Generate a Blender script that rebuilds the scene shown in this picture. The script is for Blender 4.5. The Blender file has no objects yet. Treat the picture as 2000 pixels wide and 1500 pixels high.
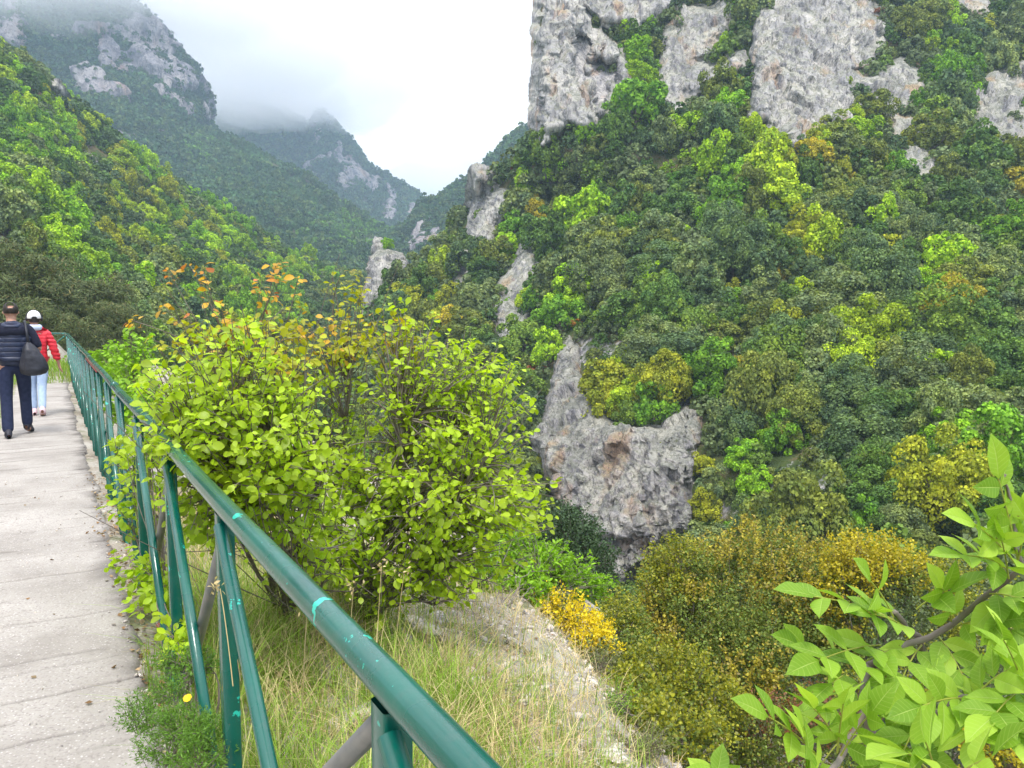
import bpy, bmesh, math, random
import numpy as np
from mathutils import Vector, Matrix

rng = np.random.default_rng(11)
random.seed(11)
SC = bpy.context.scene
COL = SC.collection
R = math.radians

# ------------------------------------------------------------------ camera model (photo pixels, 2000 x 1500)
F, CAMZ, PITCH = 1510.0, 1.6, R(-5.2)
CAM = np.array([0.0, 0.0, CAMZ])
FWD = np.array([0, math.cos(PITCH), math.sin(PITCH)])
UPV = np.array([0, -math.sin(PITCH), math.cos(PITCH)])

def unproj(px, py, d):
    """world points seen at photo pixel (px, py), d metres in front of the camera"""
    px = np.asarray(px, float); py = np.asarray(py, float); d = np.asarray(d, float)
    u = (px - 1000) / F; v = (750 - py) / F
    ray = FWD + v[..., None] * UPV + u[..., None] * np.array([1.0, 0, 0])
    return CAM + d[..., None] * ray

def at(px, py, d):
    return Vector(unproj(px, py, d))

def proj(P):
    Q = np.asarray(P, float) - CAM
    d = Q @ FWD
    return 1000 + F * Q[..., 0] / d, 750 - F * (Q @ UPV) / d, d

def ground_hit(px, py, z=0.0):
    r = unproj(px, py, 1.0) - CAM
    return Vector(CAM + r * ((z - CAMZ) / r[2]))

# ------------------------------------------------------------------ numpy noise
def _hash(ix, iy, iz, seed):
    n = (ix * 374761393 + iy * 668265263 + iz * 2147483647 + seed * 974634277) & 0xFFFFFFFF
    n = ((n ^ (n >> 13)) * 1274126177) & 0xFFFFFFFF
    n = ((n ^ (n >> 16)) * 2246822519) & 0xFFFFFFFF
    return ((n ^ (n >> 15)) & 0xFFFFFF) / float(0x7FFFFF) - 1.0

def vnoise(P, seed=0):
    P = np.asarray(P, float)
    I = np.floor(P).astype(np.int64); f = P - I
    f = f * f * f * (f * (f * 6 - 15) + 10)
    out = 0
    for dx in (0, 1):
        wx = f[..., 0] if dx else 1 - f[..., 0]
        for dy in (0, 1):
            wy = f[..., 1] if dy else 1 - f[..., 1]
            for dz in (0, 1):
                wz = f[..., 2] if dz else 1 - f[..., 2]
                out = out + wx * wy * wz * _hash(I[..., 0] + dx, I[..., 1] + dy, I[..., 2] + dz, seed)
    return out

def fbm(P, octaves=4, seed=0, gain=.5):
    P = np.asarray(P, float); a, s, t = 1.0, 0.0, 0.0
    for o in range(octaves):
        s = s + a * vnoise(P * (2.03 ** o) + 17.3 * o, seed + o); t += a; a *= gain
    return s / t

def ridged(P, octaves=4, seed=0):
    P = np.asarray(P, float); a, s, t = 1.0, 0.0, 0.0
    for o in range(octaves):
        s = s + a * (1 - 2 * np.abs(vnoise(P * (2.07 ** o) + 9.1 * o, seed + o))); t += a; a *= .55
    return s / t

def smooth(a, b, x):
    t = np.clip((x - a) / (b - a), 0, 1)
    return t * t * (3 - 2 * t)

# ------------------------------------------------------------------ mesh helpers
def np_mesh(name, verts, faces, mat=None, smooth_shade=False, col=None):
    """verts (n,3); faces (m,k) array of equal-size polygons"""
    verts = np.asarray(verts, np.float32); faces = np.asarray(faces, np.int32)
    me = bpy.data.meshes.new(name)
    m, k = faces.shape
    me.vertices.add(len(verts)); me.vertices.foreach_set('co', verts.ravel())
    me.loops.add(m * k); me.loops.foreach_set('vertex_index', faces.ravel())
    me.polygons.add(m)
    me.polygons.foreach_set('loop_start', np.arange(0, m * k, k, dtype=np.int32))
    me.polygons.foreach_set('loop_total', np.full(m, k, np.int32))
    if smooth_shade:
        me.polygons.foreach_set('use_smooth', np.ones(m, bool))
    if col is not None:
        a = me.color_attributes.new('Col', 'FLOAT_COLOR', 'POINT')
        c = np.ones((len(verts), 4), np.float32); c[:, :3] = col
        a.data.foreach_set('color', c.ravel())
    me.update(calc_edges=True)
    if mat: me.materials.append(mat)
    return me

def link(name, me, parent=None):
    o = bpy.data.objects.new(name, me); COL.objects.link(o)
    if parent is not None: o.parent = parent
    return o

def tag(o, label=None, cat=None, group=None, kind=None):
    if label: o['label'] = label
    if cat: o['category'] = cat
    if group: o['group'] = group
    if kind: o['kind'] = kind
    return o

def empty(name, loc, label, cat, group=None, rz=0.0):
    o = bpy.data.objects.new(name, None); COL.objects.link(o)
    o.location = loc; o.rotation_euler = (0, 0, rz); o.empty_display_size = .1
    return tag(o, label, cat, group)

def stamp(tv, tf, mats):
    """merge copies of a template: tv (n,3), tf (m,k), mats (N,3,4) -> verts, faces"""
    tv = np.asarray(tv, float); tf = np.asarray(tf)
    V = np.einsum('nij,kj->nki', mats[:, :, :3], tv) + mats[:, None, :, 3]
    N, n = len(mats), len(tv)
    Fc = (tf[None] + (np.arange(N) * n)[:, None, None]).reshape(-1, tf.shape[1])
    return V.reshape(-1, 3), Fc

def frames(nrm, spin, size, pos, fwd=None):
    """transforms whose local Z is nrm; spin turns about it (or local Y follows fwd)"""
    n = nrm / np.maximum(np.linalg.norm(nrm, axis=1, keepdims=True), 1e-9)
    if fwd is None:
        a = np.where(np.abs(n[:, 2:3]) < .9, np.array([[0, 0, 1.0]]), np.array([[1.0, 0, 0]]))
        x = np.cross(a, n); x /= np.linalg.norm(x, axis=1, keepdims=True)
        y = np.cross(n, x)
        c, s = np.cos(spin)[:, None], np.sin(spin)[:, None]
        x, y = x * c + y * s, y * c - x * s
    else:
        y = fwd - n * np.sum(fwd * n, axis=1, keepdims=True)
        y /= np.maximum(np.linalg.norm(y, axis=1, keepdims=True), 1e-9)
        x = np.cross(y, n)
    size = np.asarray(size)[:, None]
    M = np.empty((len(n), 3, 4))
    M[:, :, 0] = x * size; M[:, :, 1] = y * size; M[:, :, 2] = n * size; M[:, :, 3] = pos
    return M

QUAD = np.array([[-.5, -.5, 0], [.5, -.5, 0], [.5, .5, 0], [-.5, .5, 0]], float)
QUADF = np.array([[0, 1, 2, 3]])
DIA = np.array([[0, -.5, 0], [.32, .02, .06], [0, .55, 0], [-.32, .02, .06]], float)

def leaf_template(kind):
    """leaf along +Y from the stalk at 0 to the tip at 1, folded a little along the midrib"""
    if kind == 'round':      # smoke bush: obovate
        w = [(0.0, 0.015), (.22, .03), (.36, .2), (.62, .33), (.85, .26), (1.0, .04)]
    elif kind == 'ash':      # pointed leaflet
        w = [(0.0, .01), (.05, .03), (.2, .19), (.42, .245), (.66, .185), (.85, .075), (1.0, .004)]
    else:                    # small oval
        w = [(0.0, .02), (.3, .24), (.65, .24), (1.0, .02)]
    v, f = [], []
    for t, h in w:
        droop = -.10 * t * t
        v += [(-h, t, droop + h * .22), (0, t, droop), (h, t, droop + h * .22)]
    for i in range(len(w) - 1):
        a = i * 3
        f += [(a, a + 1, a + 4, a + 3), (a + 1, a + 2, a + 5, a + 4)]
    return np.array(v, float), np.array(f)

def facets(P, size, seed, amp=1.0, tilt=.8, stretch=(1, 1, 1)):
    """angular blocks: every cell of a jittered lattice gets its own height and its own tilted plane"""
    Q = np.asarray(P, float) / (size * np.asarray(stretch, float)); I = np.floor(Q).astype(np.int64)
    best = np.full(Q.shape[:-1], 1e9); out = np.zeros(Q.shape[:-1])
    for dx in (-1, 0, 1):
        for dy in (-1, 0, 1):
            for dz in (-1, 0, 1):
                a, b, c = I[..., 0] + dx, I[..., 1] + dy, I[..., 2] + dz
                h = [_hash(a, b, c, seed + k) for k in range(7)]
                d = Q - np.stack([a + .5 + .45 * h[0], b + .5 + .45 * h[1], c + .5 + .45 * h[2]], -1)
                r = (d * d).sum(-1); m = r < best
                val = h[3] * .6 + tilt * (d[..., 0] * h[4] + d[..., 1] * h[5] + d[..., 2] * (h[6] - .35))
                best = np.where(m, r, best); out = np.where(m, val, out)
    return amp * size * out

def veined_leaf(w, cols=(-1, -.5, -.055, 0, .055, .5, 1)):
    """leaf with extra columns; Col holds (midrib, t, |s|) so the veins can be drawn in the material"""
    v, f, c = [], [], []; k = len(cols)
    tt = np.linspace(0, 1, 15); hw = np.interp(tt, [a for a, _ in w], [b for _, b in w])
    for t, h in zip(tt, hw):
        for s in cols:
            v.append((s * h, t, -.16 * t * t + h * .34 * abs(s) - h * .10 * s * s + .012 * math.sin(9 * t + 2 * s) * abs(s)))
            c.append((1.0 if s == 0 else 0.0, t, abs(s)))
    for i in range(len(tt) - 1):
        for j in range(k - 1):
            a = i * k + j; f.append((a, a + 1, a + 1 + k, a + k))
    return np.array(v, float), np.array(f), np.array(c)

def veined_mat(name, base, vein, spread, trans, rough, spec):
    m, nt, out = new_mat(name); L = nt.links.new
    geo = N(nt, 'ShaderNodeNewGeometry'); rnd = geo.outputs['Random Per Island']
    at_ = N(nt, 'ShaderNodeVertexColor', layer_name='Col'); sp = N(nt, 'ShaderNodeSeparateColor'); L(at_.outputs[0], sp.inputs[0])
    rgb = N(nt, 'ShaderNodeRGB'); rgb.outputs[0].default_value = (*base, 1)
    c = mixc(nt, 1.0, rgb.outputs[0], ramp(nt, rnd, [(0, (1 - spread, 1 - spread * .8, 1 - spread)), (.6, (1, 1, 1)), (1, (1 + spread * 1.1, 1 + spread * .7, 1 + spread * 1.6))]), 'MULTIPLY')
    ph = math_(nt, 'FRACT', math_(nt, 'MULTIPLY', math_(nt, 'SUBTRACT', sp.outputs[1], math_(nt, 'MULTIPLY', sp.outputs[2], .16)), 9.0))
    side = math_(nt, 'MULTIPLY', ramp(nt, ph, [(.0, (1, 1, 1)), (.13, (0, 0, 0)), (.9, (0, 0, 0)), (1, (1, 1, 1))]), .30)
    k = math_(nt, 'MAXIMUM', side, math_(nt, 'MULTIPLY', sp.outputs[0], .85))
    tc = N(nt, 'ShaderNodeTexCoord')
    nz = tex(nt, 'ShaderNodeTexNoise', tc.outputs['Object'], Scale=22.0, Detail=3.0)
    c = mixc(nt, ramp(nt, nz.outputs[0], [(.35, (0, 0, 0)), (.7, (.6,) * 3)]), c, mixc(nt, 1.0, c, (1.25, 1.12, 1.3), 'MULTIPLY'))
    c = mixc(nt, k, c, vein)
    spot = tex(nt, 'ShaderNodeTexNoise', tc.outputs['Object'], Scale=60.0, Detail=2.0)
    c = mixc(nt, ramp(nt, spot.outputs[0], [(.74, (0, 0, 0)), (.77, (.8,) * 3)]), c, (.16, .10, .04))
    b = N(nt, 'ShaderNodeBsdfPrincipled', Roughness=rough); b.inputs['Specular IOR Level'].default_value = spec
    L(c, b.inputs['Base Color'])
    bp = N(nt, 'ShaderNodeBump', Strength=.5, Distance=.0012); bp.invert = True; L(k, bp.inputs['Height']); L(bp.outputs[0], b.inputs['Normal'])
    t = N(nt, 'ShaderNodeBsdfTranslucent'); L(mixc(nt, 1.0, c, (1.2, 1.25, .5), 'MULTIPLY'), t.inputs[0])
    mx = N(nt, 'ShaderNodeMixShader'); mx.inputs[0].default_value = trans
    L(b.outputs[0], mx.inputs[1]); L(t.outputs[0], mx.inputs[2]); L(mx.outputs[0], out.inputs[0])
    return m

def curl(v, amt, twist):
    v = v.copy(); t = v[:, 1]
    v[:, 2] += amt * t * t; a = twist * t; x, z = v[:, 0].copy(), v[:, 2].copy()
    v[:, 0] = x * np.cos(a) - z * np.sin(a) * .5; v[:, 2] = z + x * np.sin(a)
    return v

class Tubes:
    """collects round tubes along polylines into one mesh"""
    def __init__(self): self.v, self.f, self.n = [], [], 0
    def add(self, pts, rad, k=6, cap=True):
        pts = np.asarray([tuple(p) for p in pts], float); m = len(pts)
        rad = np.broadcast_to(np.asarray(rad, float), (m,))
        T = np.gradient(pts, axis=0); T /= np.maximum(np.linalg.norm(T, axis=1, keepdims=True), 1e-9)
        a = np.array([0, 0, 1.0]) if abs(T[0, 2]) < .9 else np.array([1.0, 0, 0])
        x = np.cross(a, T[0]); x /= np.linalg.norm(x)
        ang = np.arange(k) * 2 * math.pi / k
        base = self.n
        for i in range(m):
            x = x - T[i] * np.dot(x, T[i]); x /= max(np.linalg.norm(x), 1e-9)
            y = np.cross(T[i], x)
            self.v.append(pts[i] + rad[i] * (np.cos(ang)[:, None] * x + np.sin(ang)[:, None] * y))
        for i in range(m - 1):
            for j in range(k):
                a0 = base + i * k + j; b0 = base + i * k + (j + 1) % k
                self.f.append((a0, b0, b0 + k, a0 + k))
        self.n += m * k
        if cap:
            for i in (0, m - 1):
                self.v.append(pts[i][None]); c = self.n; self.n += 1
                for j in range(0, k, 2):
                    a0 = base + i * k + j; b0 = base + i * k + (j + 1) % k; c0 = base + i * k + (j + 2) % k
                    self.f.append((c, a0, b0, c0) if i else (c, c0, b0, a0))
        return self
    def mesh(self, name, mat, sm=True):
        return np_mesh(name, np.concatenate(self.v), np.array(self.f), mat, sm)

# ------------------------------------------------------------------ materials
def new_mat(name):
    m = bpy.data.materials.new(name); m.use_nodes = True
    nt = m.node_tree; nt.nodes.clear()
    out = nt.nodes.new('ShaderNodeOutputMaterial')
    return m, nt, out

def N(nt, typ, **kw):
    n = nt.nodes.new(typ)
    for k, v in kw.items():
        if k in n.inputs: n.inputs[k].default_value = v
        else: setattr(n, k, v)
    return n

def ramp(nt, fac, stops, interp='LINEAR'):
    n = nt.nodes.new('ShaderNodeValToRGB'); n.color_ramp.interpolation = interp
    e = n.color_ramp.elements
    while len(e) < len(stops): e.new(.5)
    for el, (p, c) in zip(e, stops):
        el.position = p; el.color = (*c, 1) if len(c) == 3 else c
    nt.links.new(fac, n.inputs[0])
    return n.outputs[0]

def mixc(nt, fac, a, b, mode='MIX'):
    n = nt.nodes.new('ShaderNodeMix'); n.data_type = 'RGBA'; n.blend_type = mode
    for s, val in ((n.inputs[0], fac), (n.inputs[6], a), (n.inputs[7], b)):
        if hasattr(val, 'links') or hasattr(val, 'is_linked'): nt.links.new(val, s)
        elif isinstance(val, (int, float)): s.default_value = val
        else: s.default_value = (*val, 1)
    return n.outputs[2]

def math_(nt, op, a, b=None, clamp=False):
    n = nt.nodes.new('ShaderNodeMath'); n.operation = op; n.use_clamp = clamp
    for i, val in enumerate((a, b)):
        if val is None: continue
        if isinstance(val, (int, float)): n.inputs[i].default_value = val
        else: nt.links.new(val, n.inputs[i])
    return n.outputs[0]

def tex(nt, kind, vec, **kw):
    n = nt.nodes.new(kind)
    for k, v in kw.items():
        if k in n.inputs: n.inputs[k].default_value = v
        else: setattr(n, k, v)
    if vec is not None: nt.links.new(vec, n.inputs['Vector'])
    return n

def leaf_mat(name, source='object', base=(.1, .2, .02), spread=.35, trans=.3, rough=.5, tips=None, spec=.35, hue=None):
    """leaf colour from the object's colour, a vertex colour or a constant, varied leaf by leaf"""
    m, nt, out = new_mat(name); L = nt.links.new
    geo = N(nt, 'ShaderNodeNewGeometry')
    if source == 'object':
        c = N(nt, 'ShaderNodeObjectInfo').outputs['Color']
    elif source == 'attr':
        c = N(nt, 'ShaderNodeVertexColor', layer_name='Col').outputs[0]
    else:
        rgb = N(nt, 'ShaderNodeRGB'); rgb.outputs[0].default_value = (*base, 1); c = rgb.outputs[0]
    rnd = geo.outputs['Random Per Island']
    if tips:
        c = mixc(nt, ramp(nt, rnd, [(0, (0, 0, 0)), (tips[0], (0, 0, 0)), (min(1, tips[0] + .15), (1, 1, 1))]), c, tips[1])
        rnd = math_(nt, 'FRACT', math_(nt, 'MULTIPLY', rnd, 7.13))
    val = ramp(nt, rnd, [(0, (1 - spread,) * 3), (1, (1 + spread,) * 3)])
    c = mixc(nt, 1.0, c, val, 'MULTIPLY')
    if hue:
        tc = N(nt, 'ShaderNodeTexCoord')
        nz = tex(nt, 'ShaderNodeTexNoise', tc.outputs['Object'], Scale=hue[0], Detail=2.0)
        c = mixc(nt, ramp(nt, nz.outputs[0], [(.42, (0, 0, 0)), (.62, (1, 1, 1))]), c, mixc(nt, 1.0, c, hue[1], 'MULTIPLY'))
        nw = tex(nt, 'ShaderNodeTexNoise', geo.outputs['Position'], Scale=.55, Detail=4.0, Roughness=.65)
        c = mixc(nt, 1.0, c, ramp(nt, nw.outputs[0], [(.36, (.74, .86, 1.0)), (.5, (1, 1, 1)), (.64, (1.12, 1.15, .9))]), 'MULTIPLY')
    b = N(nt, 'ShaderNodeBsdfPrincipled', Roughness=rough)
    b.inputs['Specular IOR Level'].default_value = spec
    L(c, b.inputs['Base Color'])
    if trans > 0:
        t = N(nt, 'ShaderNodeBsdfTranslucent')
        tcol = mixc(nt, 1.0, c, (1.25, 1.3, .55), 'MULTIPLY'); L(tcol, t.inputs[0])
        mx = N(nt, 'ShaderNodeMixShader'); mx.inputs[0].default_value = trans
        L(b.outputs[0], mx.inputs[1]); L(t.outputs[0], mx.inputs[2]); L(mx.outputs[0], out.inputs[0])
    else:
        L(b.outputs[0], out.inputs[0])
    return m

def plain_mat(name, col, rough=.6, spec=.4, noise=None, bump=None, metal=0.0, coat=0.0, bands=None):
    m, nt, out = new_mat(name); L = nt.links.new
    b = N(nt, 'ShaderNodeBsdfPrincipled', Roughness=rough, Metallic=metal)
    b.inputs['Specular IOR Level'].default_value = spec
    if coat: b.inputs['Coat Weight'].default_value = coat; b.inputs['Coat Roughness'].default_value = .12
    tc = N(nt, 'ShaderNodeTexCoord')
    if noise:
        n = tex(nt, 'ShaderNodeTexNoise', tc.outputs['Object'], Scale=noise[0], Detail=5.0)
        L(ramp(nt, n.outputs[0], [(.3, col), (.7, noise[1])]), b.inputs['Base Color'])
    else:
        b.inputs['Base Color'].default_value = (*col, 1)
    if bump:
        n2 = tex(nt, 'ShaderNodeTexNoise', tc.outputs['Object'], Scale=bump[0], Detail=4.0)
        bp = N(nt, 'ShaderNodeBump', Strength=bump[1], Distance=bump[2]); L(n2.outputs[0], bp.inputs['Height'])
        L(bp.outputs[0], b.inputs['Normal'])
    if bands:       # quilted channels across a padded garment: (period m, depth m)
        sp = N(nt, 'ShaderNodeSeparateXYZ'); L(tc.outputs['Object'], sp.inputs[0])
        nw = tex(nt, 'ShaderNodeTexNoise', tc.outputs['Object'], Scale=7.0, Detail=2.0)
        ph = math_(nt, 'ADD', sp.outputs[2], math_(nt, 'MULTIPLY', nw.outputs[0], .02))
        sn = math_(nt, 'ABSOLUTE', math_(nt, 'SINE', math_(nt, 'MULTIPLY', ph, math.pi / bands[0])))
        bp2 = N(nt, 'ShaderNodeBump', Strength=1.0, Distance=bands[1]); L(math_(nt, 'POWER', sn, .5), bp2.inputs['Height'])
        if bump: L(bp.outputs[0], bp2.inputs['Normal'])
        L(bp2.outputs[0], b.inputs['Normal'])
    L(b.outputs[0], out.inputs[0])
    return m

def rock_nodes(nt, pos, scale=1.0, tint=(1, 1, 1), stain=.5):
    """limestone: warm grey mottling, dark water streaks, ochre stains, pits. returns (colour, height)"""
    L = nt.links.new
    n1 = tex(nt, 'ShaderNodeTexNoise', pos, Scale=.22 * scale, Detail=8.0, Roughness=.62)
    c = ramp(nt, n1.outputs[0], [(.3, (.24, .23, .235)), (.45, (.43, .41, .40)), (.58, (.58, .545, .50)), (.75, (.68, .62, .55))])
    mp = N(nt, 'ShaderNodeMapping'); mp.inputs['Scale'].default_value = (1.0, 1.0, .16); L(pos, mp.inputs[0])
    n2 = tex(nt, 'ShaderNodeTexNoise', mp.outputs[0], Scale=.9 * scale, Detail=5.0, Roughness=.6)
    c = mixc(nt, ramp(nt, n2.outputs[0], [(.49, (0, 0, 0)), (.64, (.85, .85, .85))]), c, (.19, .185, .205))
    n3 = tex(nt, 'ShaderNodeTexNoise', mp.outputs[0], Scale=.33 * scale, Detail=3.0)
    c = mixc(nt, ramp(nt, n3.outputs[0], [(.58, (0, 0, 0)), (.70, (stain,) * 3)]), c, (.52, .30, .15))
    vo = tex(nt, 'ShaderNodeTexVoronoi', pos, Scale=1.1 * scale)
    pits = ramp(nt, vo.outputs[0], [(.05, (1, 1, 1)), (.22, (0, 0, 0))])
    c = mixc(nt, math_(nt, 'MULTIPLY', pits, .7), c, (.09, .08, .085))
    n4 = tex(nt, 'ShaderNodeTexNoise', pos, Scale=3.2 * scale, Detail=6.0, Roughness=.7)
    c = mixc(nt, ramp(nt, n4.outputs[0], [(.30, (.75, .75, .75)), (.5, (0, 0, 0))]), c, (.10, .10, .10))
    c = mixc(nt, ramp(nt, n4.outputs[0], [(.56, (0, 0, 0)), (.72, (.6, .6, .6))]), c, (.66, .63, .58))
    mp2 = N(nt, 'ShaderNodeMapping'); mp2.inputs['Scale'].default_value = (1.1, 1.1, .26); mp2.inputs['Rotation'].default_value = (.2, .35, 0); L(pos, mp2.inputs[0])
    n5 = tex(nt, 'ShaderNodeTexNoise', mp2.outputs[0], Scale=.75 * scale, Detail=7.0, Roughness=.62)
    crack = ramp(nt, math_(nt, 'ABSOLUTE', math_(nt, 'SUBTRACT', n5.outputs[0], .5)), [(.0, (.85,) * 3), (.022, (0, 0, 0))])
    c = mixc(nt, crack, c, (.075, .07, .075))
    n6 = tex(nt, 'ShaderNodeTexNoise', pos, Scale=1.3 * scale, Detail=4.0, Roughness=.7)
    c = mixc(nt, ramp(nt, n6.outputs[0], [(.60, (0, 0, 0)), (.68, (.75,) * 3)]), c, (.10, .105, .06))
    c = mixc(nt, 1.0, c, tint, 'MULTIPLY')
    h = math_(nt, 'ADD', n4.outputs[0], math_(nt, 'MULTIPLY', n2.outputs[0], .8))
    return c, h

def rock_mat(name, scale=1.0, tint=(1, 1, 1), stain=.5, moss=.35, bump=.5):
    m, nt, out = new_mat(name); L = nt.links.new
    geo = N(nt, 'ShaderNodeNewGeometry')
    c, h = rock_nodes(nt, geo.outputs['Position'], scale, tint, stain)
    # thin grass and lichen on ledges that face up
    sep = N(nt, 'ShaderNodeSeparateXYZ'); L(geo.outputs['Normal'], sep.inputs[0])
    nz = tex(nt, 'ShaderNodeTexNoise', geo.outputs['Position'], Scale=.8 * scale, Detail=4.0)
    mk = math_(nt, 'MULTIPLY', ramp(nt, math_(nt, 'ADD', sep.outputs[2], math_(nt, 'MULTIPLY', nz.outputs[0], .6)), [(.72, (0, 0, 0)), (.95, (1, 1, 1))]), moss)
    c = mixc(nt, mk, c, (.10, .12, .035))
    b = N(nt, 'ShaderNodeBsdfPrincipled', Roughness=.9); b.inputs['Specular IOR Level'].default_value = .15
    L(c, b.inputs['Base Color'])
    bp = N(nt, 'ShaderNodeBump', Strength=bump, Distance=.5 / scale); L(h, bp.inputs['Height']); L(bp.outputs[0], b.inputs['Normal'])
    L(b.outputs[0], out.inputs[0])
    return m

def slope_mat(name, scale=1.0, green=(.035, .055, .018), earth=(.16, .12, .07), rock_amt=1.0, tint=(1, 1, 1)):
    """hillside under the trees: undergrowth, bare earth, and rock where the vertex attribute Col says so"""
    m, nt, out = new_mat(name); L = nt.links.new
    geo = N(nt, 'ShaderNodeNewGeometry'); pos = geo.outputs['Position']
    n1 = tex(nt, 'ShaderNodeTexNoise', pos, Scale=.35 * scale, Detail=6.0, Roughness=.65)
    c = ramp(nt, n1.outputs[0], [(.35, green), (.5, (green[0] * 1.8, green[1] * 1.6, green[2] * 1.4)), (.62, earth), (.78, (earth[0] * 1.7, earth[1] * 1.7, earth[2] * 1.8))])
    rc, h = rock_nodes(nt, pos, scale, tint)
    at_ = N(nt, 'ShaderNodeVertexColor', layer_name='Col')
    n2 = tex(nt, 'ShaderNodeTexNoise', pos, Scale=.6 * scale, Detail=6.0, Roughness=.7)
    k = math_(nt, 'ADD', math_(nt, 'MULTIPLY', at_.outputs[0], rock_amt), math_(nt, 'MULTIPLY', math_(nt, 'SUBTRACT', n2.outputs[0], .5), 1.3))
    c = mixc(nt, ramp(nt, k, [(.42, (0, 0, 0)), (.58, (1, 1, 1))]), c, rc)
    b = N(nt, 'ShaderNodeBsdfPrincipled', Roughness=.95); b.inputs['Specular IOR Level'].default_value = .1
    L(c, b.inputs['Base Color'])
    bp = N(nt, 'ShaderNodeBump', Strength=.6, Distance=.5 / scale); L(h, bp.inputs['Height']); L(bp.outputs[0], b.inputs['Normal'])
    L(b.outputs[0], out.inputs[0])
    return m

# ------------------------------------------------------------------ terrain sheets
def catmull(A, n, axis):
    """resample array A along axis to n samples with a Catmull-Rom spline"""
    A = np.moveaxis(np.asarray(A, float), axis, 0); m = len(A)
    t = np.linspace(0, m - 1, n); i = np.minimum(t.astype(int), m - 2); f = (t - i).reshape(-1, *([1] * (A.ndim - 1)))
    p0 = A[np.maximum(i - 1, 0)]; p1 = A[i]; p2 = A[i + 1]; p3 = A[np.minimum(i + 2, m - 1)]
    o = .5 * (2 * p1 + (p2 - p0) * f + (2 * p0 - 5 * p1 + 4 * p2 - p3) * f ** 2 + (3 * p1 - p0 - 3 * p2 + p3) * f ** 3)
    return np.moveaxis(o, 0, axis)

def grid_faces(nv, nu):
    a = np.arange(nv * nu).reshape(nv, nu)
    return np.stack([a[:-1, :-1], a[1:, :-1], a[1:, 1:], a[:-1, 1:]], -1).reshape(-1, 4)

def grid_normals(P):
    du = np.gradient(P, axis=1); dv = np.gradient(P, axis=0)
    n = np.cross(dv, du); n /= np.maximum(np.linalg.norm(n, axis=-1, keepdims=True), 1e-9)
    flip = np.sign(np.sum(n * (CAM - P), -1, keepdims=True)); flip[flip == 0] = 1
    return n * flip

class Sheet:
    """a hillside through world points; keeps its grid so trees and cliffs can be set on it"""
    def __init__(self, ctrl, nv, nu, amp, freq, seed):
        C = np.asarray(ctrl, float)
        W = unproj(C[..., 0], C[..., 1], C[..., 2])
        P = catmull(catmull(W, nv, 0), nu, 1)
        n = grid_normals(P)
        P = P + n * (amp * fbm(P * freq, 5, seed))[..., None]
        self.P, self.n = P, grid_normals(P)
        self.px, self.py, self.d = proj(P)
        self.rock = np.zeros(P.shape[:2])
    def build(self, name, mat):
        nv, nu = self.P.shape[:2]
        me = np_mesh(name, self.P.reshape(-1, 3), grid_faces(nv, nu), mat, True, col=np.repeat(self.rock.reshape(-1, 1), 3, 1))
        return tag(link(name, me), kind='structure')
    def near(self, px, py):
        i = np.argmin((self.px - px) ** 2 + (self.py - py) ** 2)
        return np.unravel_index(i, self.px.shape)
    def cells(self):
        a = np.linalg.norm(np.cross(np.gradient(self.P, axis=0), np.gradient(self.P, axis=1)), axis=-1)
        return a

def inpoly(px, py, poly):
    poly = np.asarray(poly, float); r = np.zeros(np.shape(px), bool); j = len(poly) - 1
    for i in range(len(poly)):
        xi, yi = poly[i]; xj, yj = poly[j]
        if yi != yj:
            r ^= ((yi > py) != (yj > py)) & (px < (xj - xi) * (py - yi) / (yj - yi) + xi)
        j = i
    return r

def polydist(px, py, poly):
    poly = np.asarray(poly, float); best = np.full(np.shape(px), 1e9)
    for i in range(len(poly)):
        a = poly[i - 1]; b = poly[i]; ab = b - a
        t = np.clip(((px - a[0]) * ab[0] + (py - a[1]) * ab[1]) / max(ab @ ab, 1e-9), 0, 1)
        best = np.minimum(best, np.hypot(px - a[0] - t * ab[0], py - a[1] - t * ab[1]))
    return np.where(inpoly(px, py, poly), best, -best)

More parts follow.
